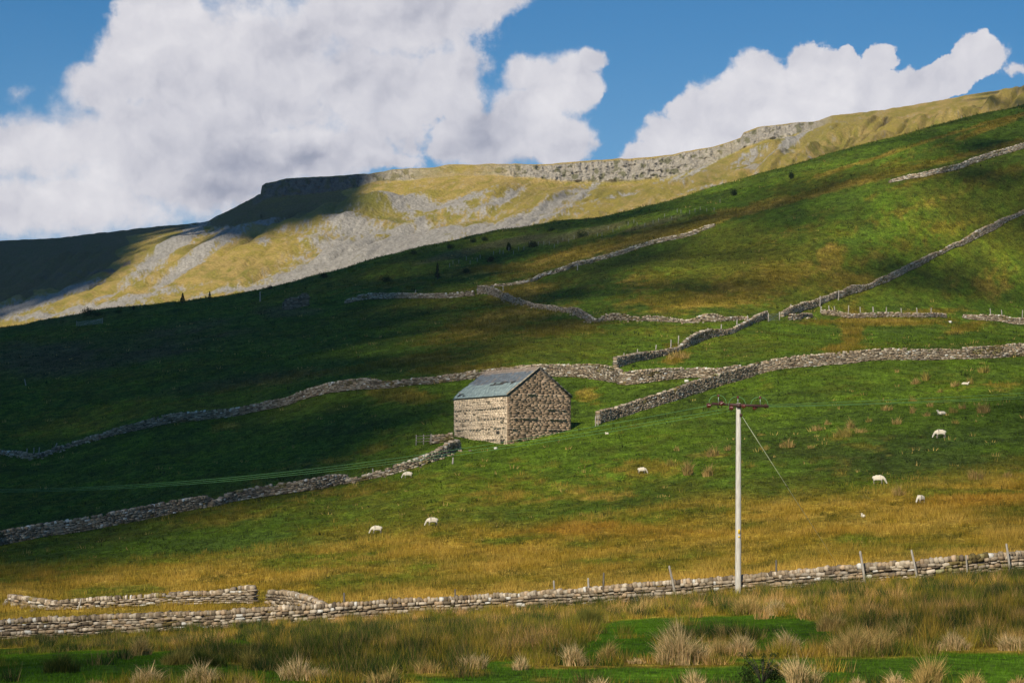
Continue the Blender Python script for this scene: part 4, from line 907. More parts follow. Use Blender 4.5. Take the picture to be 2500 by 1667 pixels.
# dark ruined building high on the left
q0 = at(694, 757)[0]; r5 = np.random.default_rng(9); sc_ = q0[1]/FP
rt = tag(empty('ruined_barn', q0), 'small roofless ruined stone building in deep shadow on the left slope', 'ruin'); m = MB()
Wr = 56*sc_; Dr = 4.5
def rst(org, du, width, hf, seed):
    nrm = np.array([du[1], -du[0], 0]); mm = MB(); r2 = np.random.default_rng(seed); z = -1.2; cen = []; dim = []
    while z < 5:
        hh = r2.uniform(.12, .2); s_ = 0
        while s_ < width:
            ln = r2.uniform(.3, .6)
            if z+hh < hf(s_+ln/2): cen.append((s_+ln/2, z+hh/2)); dim.append((ln*.97, .55, hh*.95))
            s_ += ln
        z += hh
    cen = np.array(cen); dim = np.array(dim); n = len(cen)
    return stones(org+du*cen[:, :1]+np.array([0, 0, 1.])*cen[:, 1:], dim, np.full(n, math.atan2(du[1], du[0])), np.zeros(n), np.zeros(n), LS[r2.integers(0, 8, n)]*.8*(.7+.6*r2.random((n, 1))), False, .2, r2)
hR = 40*sc_
MB().add(*rst(q0, np.array([1., .12, 0]), Wr, lambda s: hR*(.62+.38*min(1, s/Wr*1.4))+.2*math.sin(s*2), 1)).build('front_wall', M_STONE, rt)
MB().add(*rst(q0+np.array([Wr, Wr*.12, 0]), np.array([-.12, 1., 0]), Dr, lambda s: hR*.9, 2)).build('end_wall', M_STONE, rt)
MB().add(*rst(q0+np.array([0, .5, 0]), np.array([-.12, 1., 0]), Dr, lambda s: hR*.55, 3)).build('broken_end_wall', M_STONE, rt)
MB().add(*rst(q0+np.array([-.12*Dr, Dr, 0]), np.array([1., .12, 0]), Wr, lambda s: hR*.6+.3*math.sin(s), 4)).build('back_wall', M_STONE, rt)

# ---------------------------------------------------------------- gates
def gate(x0, y0, x1, y1, hpx, label, mat=M_STEEL, r=.025):
    a = at(x0, y0)[0]; b = at(x1, y1)[0]; h = hpx*a[1]/FP; rt = tag(empty('field_gate', a), label, 'gate')
    for nm, q in (('post', a), ('post', b)):
        v, f = tube([q-np.array([0, 0, .2]), q+np.array([0, 0, h*1.15])], [.09, .08], 7); MB().add(v, f).build(nm, M_POST, rt)
    for k in range(5):
        hz = h*(.12+.2*k); v, f = tube([a+np.array([.12, 0, hz]), b+np.array([-.12, 0, hz])], [r, r], 6); MB().add(v, f).build('bar', mat, rt)
    v, f = tube([a+np.array([.12, 0, h*.12]), b+np.array([-.12, 0, h*.92])], [r, r], 6); MB().add(v, f).build('brace', mat, rt)
gate(187, 797, 250, 790, 12, 'five-barred metal gate with posts in the dark field at upper left')
gate(1876, 785, 1903, 782, 18, 'small grey gate between two posts in the gap of the hill walls')

# ---------------------------------------------------------------- fence posts
def near_wall_spot(x, off):
    Yw = at(x, np.interp(x, *zip(*nb))+1)[0][1]+off; X_ = Yw*(x-1250)/FP; return np.array([X_, Yw, gz(X_, Yw)])
def post(x0, y0, x1, y1, wpx, mat, label, group):
    if group == GN: p = near_wall_spot(x1, .55 if ('behind' in label or 'second wall' in label) else -.5); y1 = YH-(p[2]-EZ)/p[1]*FP
    else: p = at(x1, y1)[0]
    if group == GN and 'second wall' in label: p = at(x1, 1489)[0]; y1 = 1489
    if True: pass
    m_ = p[1]/FP; top = p+np.array([(x0-x1)*m_, .05*(x0-x1)*m_, (y1-y0)*m_]); rr = max(wpx*m_*.5*(.8 if group == GN else 1), .035)
    mid_ = (p+top)/2+np.array([rr*.15, 0, 0])
    v, f = tube([p-np.array([0, 0, .25]), p, mid_, top-np.array([0, 0, rr*.8]), top], [rr*1.05, rr*1.05, rr, rr*.92, rr*.5], 8)
    tag(MB().add(v, f).build('fence_post', mat, loc=p), label, 'post', group)
GN = 'posts along the near wall'
for a in [(1436,1410,1438,1476,6,M_POST,'whitest straight post in front of the near wall left of the pole'),(1474,1397,1472,1440,6,M_DARKPOST,'dark post behind the near wall right of the whitest one'),
 (1634,1380,1650,1460,7,M_POST,'grey leaning post at the near wall left of the power pole'),(1352,1416,1355,1450,6,M_POST,'short grey post top behind the near wall left of the whitest post'),
 (2100,1344,2112,1420,8,M_POST,'thick grey leaning post at the near wall, second right of the pole'),(2225,1341,2240,1420,7,M_POST,'tall pale leaning post at the near wall toward the right'),
 (2358,1354,2362,1404,5,M_POST,'thin grey post low against the near wall near the right edge'),(2457,1326,2466,1390,7,M_POST,'rightmost grey post at the near wall'),
 (1895,1366,1895,1410,6,M_DARKPOST,'short dark stump behind the near wall right of the pole'),(840,1446,841,1500,7,M_DARKPOST,'dark stump behind the near wall left of centre'),
 (1111,1437,1111,1470,5,M_DARKPOST,'thin dark post behind the near wall near the middle'),(198,1460,190,1487,6,M_POST,'leaning stick against the second wall at far left')]:
    post(*a, GN)
GF = 'fence posts along the upper right wall'
ords = ['leftmost', 'second', 'third', 'fourth', 'fifth', 'sixth', 'seventh', 'eighth', 'ninth', 'tenth', 'eleventh', 'twelfth', 'thirteenth']
for i, (zx, zt, zb) in enumerate([(1185,348,376),(1233,343,372),(1265,346,376),(1343,342,380),(1413,350,390),(1487,350,388),(1560,352,385),(1648,357,388),(1738,355,388),(1817,356,386),(2160,360,396),(2225,368,402),(2342,368,405)]):
    post(1500+zx/2.352+(-1 if i % 3 else 1), 600+zt/2.352, 1500+zx/2.352, 600+zb/2.352+4, 3.6 if i in (0, 5) else 2.6, M_POST, ords[i]+' fence post from the left in the row on the upper right wall' if i < 12 else 'rightmost fence post of the row on the upper right wall', GF)
GM = 'fence posts by the hill gate walls'
for i, (zx, zt, zb, lab) in enumerate([(53,615,660,'first low post left of the stub wall behind the barn'),(131,592,615,'tiny post tip above the stub wall behind the barn'),(238,568,590,'small post in the pasture above the stub wall'),(323,538,590,'tall white post at the field gap'),
  (367,515,560,'thin post just right of the tall white one'),(535,472,495,'stick pair post on top of the wall left of the hill gate'),(612,450,490,'white post on the wall climbing to the hill gate'),(702,420,465,'pale post halfway up the wall to the hill gate'),
  (762,400,440,'thin post close to the left side of the hill gate'),(1011,335,382,'post right of the hill gate beside the short wall piece'),(1180,288,345,'pale post at the end of the short wall above the gate'),(1286,255,308,'white post standing on the diagonal wall')]):
    post(1500+zx/2.352+1, 600+zt/2.352, 1500+zx/2.352, 600+zb/2.352+2, 3.0, M_POST, lab, GM)
GU = 'lone posts on the upper slopes'
for a in [(1410,643,1410,660,3,M_POST,'lone pale post on the thin high wall in the middle'),(1015,708,1012,726,2.4,M_POST,'thin stick leaning at the dark upper wall'),(1205,697,1205,712,2.6,M_POST,'post on top of the ruined wall corner'),(1228,698,1228,712,2.4,M_POST,'post right of the ruined wall corner'),
  (635,712,635,736,3,M_POST,'faint post left of the ruined building'),(60,925,63,941,2.6,M_POST,'pale stick alone in the dark left slope'),(66,1094,65,1113,2.6,M_POST,'left upright stick at the collapsed dark wall'),(83,1092,82,1110,2.6,M_POST,'middle upright stick at the collapsed dark wall'),(96,1091,95,1106,2.6,M_POST,'right upright stick at the collapsed dark wall'),
  (139,1081,134,1093,3,M_POST,'broken leaning stick on the dark wall at left'),(910,1143,911,1165,3.5,M_POST,'short mossy post where the lower wall breaks left of a sheep'),(1106,1116,1105,1132,4,M_POST,'short post at the foot of the wall below the barn'),
  (1454,1016,1454,1041,2.6,M_POST,'left one of two thin posts at the free wall end right of the barn'),(1460,1014,1460,1040,2.6,M_POST,'right one of two thin posts at the free wall end right of the barn')]:
    post(*a, GU)

# ---------------------------------------------------------------- power pole
pb = near_wall_spot(1802, -.82); YP = pb[1]; mp_ = YP/FP
def pp(x, y, dY=0): return np.array([(YP+dY)*(x-1250)/FP, YP+dY, eyez(y, YP+dY)])
# pole stands just in front of the wall
pole = tag(empty('power_pole', pb), 'tall pale wooden electricity pole with brown crossarm in front of the near wall', 'utility pole')
tp = pp(1803, 984)
v, f = tube([pb-np.array([0, 0, .4]), pb, pb*.5+tp*.5, tp-np.array([0, 0, .06]), tp], [.152, .150, .135, .115, .09], 16); MB().add(v, f).build('pole_shaft', M_POLE, pole, smooth=True)
arm_dir = pp(1872, 993)-pp(1736, 984); arm_dir += np.array([0, -.55, 0])
a0 = pp(1738, 985)+np.array([0, -.15+.3, 0]); a1 = pp(1874, 993)+np.array([0, -.15-.3, 0]); am = (a0+a1)/2
yaw = math.atan2(a1[1]-a0[1], a1[0]-a0[0]); Ln = np.linalg.norm(a1-a0); ti = math.asin((a1[2]-a0[2])/Ln)
arm = MB().add(*box(am, (Ln, .10, .12), yaw, (ti, 0))).build('crossarm', M_RUST, pole)
Mi = [(0.0, .03), (.035, .035), (.075, .04), (.075, .07), (.03, .08), (.095, .11), (.095, .14), (.03, .15), (.075, .18), (.07, .21), (.02, .22), (.02, .28)]
ins = [(1731,990,-1),(1762,985,-1),(1786,996,-1),(1816,992,1),(1843,996,1),(1870,992,1)]
for (x, y, sd_) in ins:
    c_ = pp(x, y, -.2); v, f = lathe(c_-np.array([sd_*-.16 if False else 0, 0, 0])+np.array([-.14*1, 0, 0]), [(r_*1.35, h_) for r_, h_ in Mi], 12, (1, -.15*sd_, .05)); MB().add(v, f).build('insulator', M_PORC, pole, smooth=True)
for k, (xl, xr, yt, yb) in enumerate([(1731,1773,965,989),(1779,1820,969,993),(1833,1875,970,993)]):
    xc = (xl+xr)/2+2; base_ = pp(xc, yb-3, -.12); tpp = pp(xc, yt, -.12)
    v, f = tube([base_, tpp], [.012, .012], 6); MB().add(v, f).build('pin', M_STEEL, pole)
    v, f = lathe(tpp-np.array([0, 0, .06]), [(.02, 0), (.075, .015), (.075, .04), (.04, .05), (.06, .07), (.045, .10), (.02, .11)], 10); MB().add(v, f).build('pin_insulator', M_PORC, pole, smooth=True)
    pts = []
    for q in np.linspace(0, math.pi, 15): pts.append(pp((xl+xr)/2-(xr-xl)/2*math.cos(q)*1.02, yb-(yb-yt+1)*math.sin(q)**.75, -.14))
    v, f = tube(pts, .0105, 5); MB().add(v, f).build('jumper_wire', M_WIRE, pole)
v, f = box(pp(1804, 990, -.17), (.20, .08, .2)); MB().add(v, f).build('bracket', M_RUST, pole)
v, f = box(pp(1809, 1013, -.15), (.12, .1, .14)); MB().add(v, f).build('stay_bracket', M_RUST, pole)
pl = MB().add(*box(pp(1804.5, 1297, -.155), (.10, .012, .20))).build('warning_plate', M_YEL, pole)
tri = pp(1804.5, 1296.5, -.163); m = MB()
for a, b in (((-.03, -.03), (.03, -.03)), ((.03, -.03), (0, .035)), ((0, .035), (-.03, -.03))):
    v, f = tube([tri+np.array([a[0], 0, a[1]]), tri+np.array([b[0], 0, b[1]])], .0035, 4); m.add(v, f)
v, f = tube([tri+np.array([.004, 0, .018]), tri+np.array([-.006, 0, 0]), tri+np.array([.005, 0, 0]), tri+np.array([-.003, 0, -.02])], .003, 4); m.add(v, f)
m.build('warning_symbol', M_BLK, pl)
v, f = box(pp(1804.5, 1310, -.155), (.09, .010, .07)); MB().add(v, f).build('number_plate', M_PLATE if 'M_PLATE' in globals() else M_YEL, pole)
# stay wire
s0 = pp(1810, 1014, -.05); s1 = at(2046, 1380)[0]
st = tag(empty('stay_wire', s1), 'thin green stay wire running down from the pole top to the right', 'wire')
v, f = tube([s0, s0*.5+s1*.5-np.array([0, 0, .03]), s1], .016, 5); MB().add(v, f).build('strand', M_STAY, st)
sm_ = s0+(s1-s0)*.43; dd = (s1-s0)/np.linalg.norm(s1-s0); v, f = lathe(sm_, [(.02, 0), (.045, .03), (.035, .1), (.045, .17), (.02, .2)], 8, dd); MB().add(v, f).build('stay_insulator', M_BLK, st)
# conductors
def cable(pxs, lab, Ya, Yb_, r=.009):
    xs = np.array([p_[0] for p_ in pxs], float); ys = np.array([p_[1] for p_ in pxs], float); X = np.linspace(xs[0], xs[-1], 60)
    co = np.polyfit(xs, ys, 3); yv = np.polyval(co, X); yv += np.interp(X, sorted([xs[0], xs[-1]]), [0, 0]); inv = np.interp((X-xs[0])/(xs[-1]-xs[0]), [0, 1], [1/Ya, 1/Yb_]); Yv = 1/inv
    P = np.stack([Yv*(X-1250)/FP, Yv, eyez(yv, Yv)], -1); e = pp(pxs[0][0], pxs[0][1], -.2); w_ = np.clip(1-np.arange(60)/6, 0, 1)[:, None]; P = P+(e-P[0])*w_
    v, f = tube(P, np.interp(Yv, [110, 330], [r, r*1.3]), 5); tag(MB().add(v, f).build('power_cable', M_WIRE, loc=P[0]), lab, 'cable', 'overhead cables')
cable([(1730,990),(1620,1010),(1500,1034),(1250,1077),(980,1114),(750,1145),(375,1182),(0,1193),(-500,1175)], 'uppermost of the three cables sagging left from the pole across the barn foot', YP, 320)
cable([(1784,996),(1640,1020),(1500,1046),(1250,1085),(980,1122),(750,1150),(375,1186),(0,1196),(-500,1178)], 'middle of the three cables sagging left from the pole', YP, 320)
cable([(1790,1002),(1640,1028),(1500,1054),(1250,1091),(980,1128),(750,1155),(375,1189),(0,1200),(-500,1182)], 'lowest of the three cables sagging left from the pole', YP, 320)
cable([(1874,991),(2000,988),(2250,980),(2500,967),(2900,940)], 'lower cable running right from the crossarm end', YP, 150)
cable([(1845,994),(2000,990),(2250,983),(2500,972),(2900,948)], 'lowest faint cable running right from the crossarm', YP, 150)
cable([(1820,990),(2000,983),(2250,973),(2500,959),(2900,930)], 'upper cable running right from the crossarm', YP, 150)

# ---------------------------------------------------------------- sheep
def skin_mesh(nodes, edges, name, wool=.02):
    bm = bmesh.new(); lay = bm.verts.layers.skin.verify(); vs = []
    for (p, r) in nodes:
        v = bm.verts.new(p); v[lay].radius = r if isinstance(r, tuple) else (r, r); vs.append(v)
    vs[0][lay].use_root = True
    for a, b in edges: bm.edges.new((vs[a], vs[b]))
    me = bpy.data.meshes.new('tmp'); bm.to_mesh(me); bm.free(); o = bpy.data.objects.new('tmp', me); COL.objects.link(o)
    s_ = o.modifiers.new('s', 'SKIN'); s_.use_smooth_shade = True; u = o.modifiers.new('u', 'SUBSURF'); u.levels = 2; u.render_levels = 2
    dg = bpy.context.evaluated_depsgraph_get(); ev = o.evaluated_get(dg); m2 = bpy.data.meshes.new_from_object(ev, depsgraph=dg)
    bpy.data.objects.remove(o); m2.name = name
    n = len(m2.vertices); co = np.empty(n*3, np.float32); m2.vertices.foreach_get('co', co); co = co.reshape(-1, 3)
    nr = np.empty(n*3, np.float32); m2.vertices.foreach_get('normal', nr); nr = nr.reshape(-1, 3)
    return m2, co, nr
def make_sheep(pose):
    if pose == 'graze':
        N = [((0, 0, .60), (.24, .235)), ((.28, 0, .60), (.235, .23)), ((.48, 0, .57), (.16, .17)), ((-.26, 0, .61), (.25, .235)), ((-.46, 0, .60), (.18, .18)), ((-.54, 0, .55), .06),
             ((.60, 0, .42), (.10, .11)), ((.68, 0, .25), (.075, .08)), ((.74, 0, .14), (.055, .065)), ((.79, 0, .06), (.035, .04)),
             ((.30, .12, .38), .075), ((.31, .12, .20), .035), ((.30, .12, .02), .03), ((.30, -.12, .38), .075), ((.34, -.12, .20), .035), ((.33, -.12, .02), .03),
             ((-.34, .13, .38), .09), ((-.42, .13, .22), .038), ((-.37, .13, .02), .03), ((-.34, -.13, .38), .09), ((-.38, -.13, .22), .038), ((-.33, -.13, .02), .03),
             ((.64, .09, .31), .022), ((.60, .15, .29), .016), ((.64, -.09, .31), .022), ((.60, -.15, .29), .016)]
        E = [(0, 1), (1, 2), (0, 3), (3, 4), (4, 5), (2, 6), (6, 7), (7, 8), (8, 9), (1, 10), (10, 11), (11, 12), (1, 13), (13, 14), (14, 15), (3, 16), (16, 17), (17, 18), (3, 19), (19, 20), (20, 21), (7, 22), (22, 23), (7, 24), (24, 25)]
    else:
        N = [((0, 0, .22), (.25, .24)), ((.28, 0, .22), (.23, .23)), ((.46, 0, .25), (.15, .17)), ((-.28, 0, .22), (.25, .23)), ((-.48, 0, .18), (.15, .14)), ((-.56, 0, .10), .05),
             ((.56, 0, .42), (.09, .10)), ((.64, 0, .54), (.075, .075)), ((.73, 0, .52), (.055, .06)), ((.81, 0, .48), (.035, .04)),
             ((.34, .2, .07), .055), ((.52, .2, .04), .03), ((.34, -.2, .07), .055), ((.50, -.22, .04), .03), ((.64, .09, .56), .02), ((.62, .16, .54), .015), ((.64, -.09, .56), .02), ((.62, -.16, .54), .015)]
        E = [(0, 1), (1, 2), (0, 3), (3, 4), (4, 5), (2, 6), (6, 7), (7, 8), (8, 9), (1, 10), (10, 11), (1, 12), (12, 13), (7, 14), (14, 15), (7, 16), (16, 17)]
    me, co, nr = skin_mesh(N, E, 'sheep')
    hd = np.array(N[7][0]); 
    isleg = (co[:, 2] < .36)*(pose == 'graze')*(co[:, 0] < .5) if pose == 'graze' else (co[:, 2] < .08)*(np.abs(co[:, 1]) > .17)
    ishead = (co[:, 0] > .62) if pose == 'graze' else ((co[:, 0] > .60) & (co[:, 2] > .4))
    wo = (~isleg.astype(bool)) & (~ishead)
    d = .022*vn(co[:, 0]*14+co[:, 2]*9, co[:, 1]*14+co[:, 2]*11, 4)+.012*vn(co[:, 0]*30, co[:, 1]*30+co[:, 2]*30, 6)
    co = co+nr*(d*wo)[:, None]; me.vertices.foreach_set('co', co.astype(np.float32).ravel())
    col = np.tile(np.array((.60, .53, .42)), (len(co), 1)); col[isleg.astype(bool)] = (.22, .20, .17); col[ishead] = (.50, .45, .37)
    muz = ishead & (co[:, 0] > .745); col[muz] = (.62, .58, .5)
    a = me.color_attributes.new('Col', 'FLOAT_COLOR', 'POINT'); c4 = np.ones((len(co), 4), np.float32); c4[:, :3] = col; a.data.foreach_set('color', c4.ravel())
    me.materials.clear(); me.materials.append(M_WOOL); me.polygons.foreach_set('use_smooth', np.ones(len(me.polygons), bool)); me.update()
    return me
sg, slie = make_sheep('graze'), make_sheep('lie')
SH = [(996,1167,180,'g',1.0,'white sheep grazing just below the broken wall left of the barn'),
 (920,1302,190,'g',1.0,'left of the two sheep grazing at the edge of the ochre grass'),
 (1056,1283,195,'g',1.05,'right of the two sheep grazing at the edge of the ochre grass'),
 (1482,1060,120,'l',.62,'small lying sheep below the free wall end right of the barn'),
 (1567,1156,10,'g',.9,'sheep grazing between the barn and the pole'),
 (2300,1012,205,'l',1.05,'resting sheep among straw tussocks at upper right'),
 (2296,1069,185,'g',1.22,'largest sheep, standing alone on the green at the right'),
 (2144,1181,-15,'g',1.12,'sheep grazing in the shaded pasture right of the stay wire'),
 (2248,1228,225,'g',.95,'sheep with raised rump at the edge of the brown grass on the right'),
 (2107,1263,95,'l',.75,'sheep seen end on, lowest on the right pasture'),
 (2356,939,0,'l',.85,'topmost sheep lying between tussocks at far right'),
 (2073,1040,30,'l',.5,'tiny white sheep half hidden in the largest straw tussock')]
for i, (x, y, a, k, s_, lab) in enumerate(SH):
    p = at(x, y)[0]; o = bpy.data.objects.new('sheep', sg if k == 'g' else slie); COL.objects.link(o); o.location = p-np.array([0, 0, .03])
    o.rotation_euler = (0, 0, R(a)); o.scale = (s_*.76,)*3; tag(o, lab, 'sheep', 'sheep on the pasture')

# ---------------------------------------------------------------- unseen clouds, puffs placed and shaped to shade the land (behind and above the camera, toward the sun)
LY = [300, 400, 500, 600, 700, 800, 900, 1000, 1060, 1100, 1150, 1200, 1300, 1400, 1500, 1700]
LX = [0, 300, 600, 900, 1100, 1300, 1500, 1800, 2100, 2300, 2500]
LT = np.array([
 [.1,.1,.1,.1,.1,.12,.2,.3,.42,.5,.5],
 [.1,.1,.1,.1,.1,.15,.25,.42,.56,.62,.6],
 [.05,.05,.05,.1,.15,.28,.46,.60,.68,.70,.66],
 [.03,.03,.05,.1,.18,.34,.52,.70,.80,.78,.72],
 [.02,.02,.04,.08,.13,.28,.42,.7,.8,.78,.68],
 [.01,.01,.02,.05,.2,.45,.9,1,1,1,.95],
 [.01,.02,.05,.15,.4,.8,1,1,1,1,1],
 [.01,.02,.04,.12,.6,.9,1,1,1,1,.9],
 [.01,.02,.04,.15,.8,1,1,1,1,.75,.6],
 [.01,.02,.04,.25,.8,1,1,1,.95,.85,.75],
 [.01,.01,.08,.6,1,1,1,.95,.85,.78,.7],
 [.01,.05,.35,.95,1,1,1,.98,.92,.88,.8],
 [.06,.22,.7,1,1,1,1,1,.9,.85,.8],
 [.55,.85,1,1,1,1,1,1,1,.95,.8],
 [1,1,1,1,1,1,1,1,.95,.6,.45],
 [1,1,1,1,1,1,1,1,1,1,.85]])
def light_near(x, y):
    xi = np.clip(np.interp(x, LX, np.arange(len(LX))), 0, len(LX)-1.001); yi = np.clip(np.interp(y, LY, np.arange(len(LY))), 0, len(LY)-1.001)
    i = xi.astype(int); j = yi.astype(int); u = xi-i; v = yi-j
    return (LT[j, i]*(1-u)+LT[j, i+1]*u)*(1-v)+(LT[j+1, i]*(1-u)+LT[j+1, i+1]*u)*v
D1 = [(-900,300),(-900,800),(-300,790),(-60,775),(0,757),(80,736),(190,702),(255,682),(300,645),(320,620),(335,590),(352,566),(420,556),(500,550),(545,557),(640,556),(740,550),(800,525),(845,490),(880,455),(905,424),(915,380),(500,380)]
def shadowpuffs(name, label, Parr, wgt, r, D, n, seed, thick):
    r2 = np.random.default_rng(seed); w = wgt.ravel(); cs = np.cumsum(w); idx = np.minimum(np.searchsorted(cs, r2.random(n)*cs[-1]), len(w)-1)
    Q = Parr.reshape(-1, 3)[idx]+L*(D+r2.uniform(-thick, thick, n))[:, None]+r2.normal(0, r*.35, (n, 3))
    bm = bmesh.new(); bmesh.ops.create_icosphere(bm, subdivisions=2, radius=1); T = np.array([v.co[:] for v in bm.verts]); TF = np.array([[v.index for v in f.verts] for f in bm.faces]); bm.free()
    k = len(T); rr = r*np.exp(r2.normal(0, .25, n)); V = T[None]*(1+.18*r2.normal(0, 1, (n, k, 1)))*rr[:, None, None]+Q[:, None]
    F = (TF[None]+(np.arange(n)*k)[:, None, None]).reshape(-1, 3)
    return mk(name, V.reshape(-1, 3), F, M_CLOUD, smooth=True)
M_CLOUD = mat_plain('cloud_white', (.85, .86, .88), 1, 0, .05, .01)
P3 = np.stack([XX, YY, ZZ], -1)
def perp_area(P3):
    a = P3[1:, :-1]-P3[:-1, :-1]; b = P3[:-1, 1:]-P3[:-1, :-1]; n_ = np.cross(a, b); return np.abs(n_@L)
A = perp_area(P3); lt = np.clip(light_near(cPX, cPY), .015, 1)
lt = np.where(cPX < -60, np.minimum(lt, .4), lt)
act = (cY > 40)*(cPX > -700)*(cPX < 3200)*(cPY > 200)
od = -np.log(lt)*act*np.where(lt < .1, 1.3, 1); rN = 6.0; areaN = math.pi*rN**2*1.05; nN = int((A*od).sum()/areaN)
o = shadowpuffs('cloud', '', P3[:-1, :-1], A*od, rN, 2300, nN, 41, 140)
tag(o, 'broken low cloud overhead, unseen and shaped to shade the left of the hillside', 'cloud', kind='structure')
FP3 = fell_v.reshape(FY.shape+(3,)); AF = perp_area(FP3); fx_ = FPX[:-1, :-1]; fy_ = FPY[:-1, :-1]
ins_ = inpoly(fx_+14*vn(fy_/25, fx_/40, 3), fy_, D1)
lf = np.where(ins_, .02, 1.0)
lf = np.where((~ins_) & (fx_ > 340) & (fx_ < 660) & (fy_ < 580), .55, lf)
lf = np.where(fx_ > 2380, np.minimum(lf, np.interp(fx_, [2380, 2520], [1, .55])), lf)
lf = np.clip(lf, .02, 1); actf = (fx_ > -500)*(fx_ < 2800)
odf = -np.log(lf)*actf*np.where(lf < .1, 1.7, 1); rF = 8.0; nF = int((AF*odf).sum()/(math.pi*rF**2*1.05)); print('puffs', nN, nF)
o = shadowpuffs('cloud', '', FP3[:-1, :-1], AF*odf, rF, 2300, nF, 42, 120)
tag(o, 'high broken cloud overhead, unseen and shaped to shade the left end of the fell', 'cloud', kind='structure')

# ---------------------------------------------------------------- world: sky with cumulus
W = bpy.data.worlds.new('World'); C.world = W; W.use_nodes = True; nt = W.node_tree; nt.nodes.clear(); N = nt.nodes; K = nt.links
def nd(t_, **kw):
    n = N.new(t_)
    for k, v in kw.items(): setattr(n, k, v)
    return n
def setin(n, i, v):
    if isinstance(v, bpy.types.NodeSocket): K.new(v, n.inputs[i])
    elif v is not None: n.inputs[i].default_value = v
def mth(op, a, b=None, c=None, clamp=False):
    n = nd('ShaderNodeMath', operation=op); n.use_clamp = clamp; setin(n, 0, a); setin(n, 1, b); setin(n, 2, c); return n.outputs[0]
def vm(op, a, b=None, s_=None):
    n = nd('ShaderNodeVectorMath', operation=op); setin(n, 0, a); setin(n, 1, b)
    if s_ is not None: setin(n, 'Scale', s_)
    return n.outputs['Value'] if op in ('LENGTH', 'DOT_PRODUCT') else n.outputs[0]
def mr(v, a, b, c_, d, sm=True):
    n = nd('ShaderNodeMapRange'); n.interpolation_type = 'SMOOTHSTEP' if sm else 'LINEAR'; setin(n, 0, v); 
    for i, q in enumerate((a, b, c_, d)): n.inputs[i+1].default_value = q
    return n.outputs[0]
def noise(vec, sc, det, ro=.55, out='Fac', dist=0.0):
    n = nd('ShaderNodeTexNoise'); setin(n, 'Vector', vec); n.inputs['Scale'].default_value = sc; n.inputs['Detail'].default_value = det; n.inputs['Roughness'].default_value = ro; n.inputs['Distortion'].default_value = dist; return n.outputs[out]
def mixc(f, a, b):
    n = nd('ShaderNodeMix', data_type='RGBA'); setin(n, 0, f); 
    for i, q in ((6, a), (7, b)):
        if isinstance(q, tuple): n.inputs[i].default_value = (*q, 1)
        else: K.new(q, n.inputs[i])
    return n.outputs[2]
tc = nd('ShaderNodeTexCoord'); sep = nd('ShaderNodeSeparateXYZ'); K.new(tc.outputs['Generated'], sep.inputs[0])
sx, sy, sz = sep.outputs
az = mth('ARCTAN2', sx, sy); hy = mth('SQRT', mth('ADD', mth('MULTIPLY', sx, sx), mth('MULTIPLY', sy, sy))); el = mth('ARCTAN2', sz, hy)
cb = nd('ShaderNodeCombineXYZ'); K.new(mth('MULTIPLY', az, FP/1000), cb.inputs[0]); K.new(mth('MULTIPLY', el, FP/1000), cb.inputs[1]); uv = cb.outputs[0]
def uvp(x, y): return ((x-1250)/1000, (YH-y)/1000, 0)
# warp
wv = vm('SUBTRACT', noise(uv, 3.2, 3, .5, 'Color'), (.5, .5, .5)); wv2 = vm('SUBTRACT', noise(uv, 13, 4, .6, 'Color'), (.5, .5, .5))
uw = vm('ADD', uv, vm('ADD', vm('SCALE', wv, None, .09), vm('SCALE', wv2, None, .055)))
def field(lst, vec, k=.12):
    cur = None
    for (x, y, rx, ry, w) in lst:
        d = vm('LENGTH', vm('MULTIPLY', vm('SUBTRACT', vec, uvp(x, y)), (1000/rx, 1000/ry, 0)))
        f = mth('MULTIPLY', mth('SUBTRACT', 1.0, d), w)
        if cur is None: cur = f
        else: cur = mth('SMOOTH_MAX', cur, f, k)
    return cur
CL = [(330,190,120,120,1),(430,110,170,160,1),(650,180,360,260,1),(950,50,310,150,1),(1180,20,135,78,1),(890,220,240,170,1),(250,262,110,80,.9),(120,390,270,110,1),(400,400,420,180,1),(700,370,340,100,1),(935,395,135,30,.7),(-250,450,350,220,1),(60,520,330,110,1),(345,50,60,60,.7),(65,262,46,24,.22),(1085,210,140,120,.8),(1110,330,80,90,.75),(1010,350,60,50,.3),
      (1280,300,130,110,1),(1380,220,96,80,1),(1442,172,42,32,.8),(1370,350,92,90,1),(1175,340,112,104,1),(1290,200,80,56,1),
      (1650,350,112,78,1),(1760,290,130,96,1),(1860,240,110,104,1),(1965,200,95,92,1),(2045,162,50,46,.75),(2132,160,54,48,.8),(2120,250,160,84,1),(2230,240,90,56,1),(2372,180,70,56,.8),(2310,222,80,50,1),(1920,340,260,110,1),(1560,390,60,60,.8),(2480,210,46,20,.3),(220,500,330,110,1),(2900,60,250,120,.9),(-900,100,300,160,.9),(3400,240,350,130,1)]
F0 = field(CL, uw, .09)
n4 = mth('ADD', mth('SUBTRACT', noise(uv, 11, 8, .66), .5), mth('MULTIPLY', mth('SUBTRACT', noise(uw, 24, 5, .6), .5), .30))
n5 = mth('SUBTRACT', noise(uw, 3.0, 4, .55), .5)
Fd = mth('ADD', F0, mth('ADD', mth('MULTIPLY', n4, .78), mth('MULTIPLY', n5, .22)))
wid = mr(noise(uv, 2.3, 2, .5), .4, .65, .16, .42)
wid = mth('MULTIPLY', wid, mr(az, .03, .07, 1.5, .62))
dq = nd('ShaderNodeMapRange'); dq.interpolation_type = 'SMOOTHSTEP'; K.new(Fd, dq.inputs[0]); dq.inputs[1].default_value = 0; K.new(wid, dq.inputs[2]); dens = dq.outputs[0]
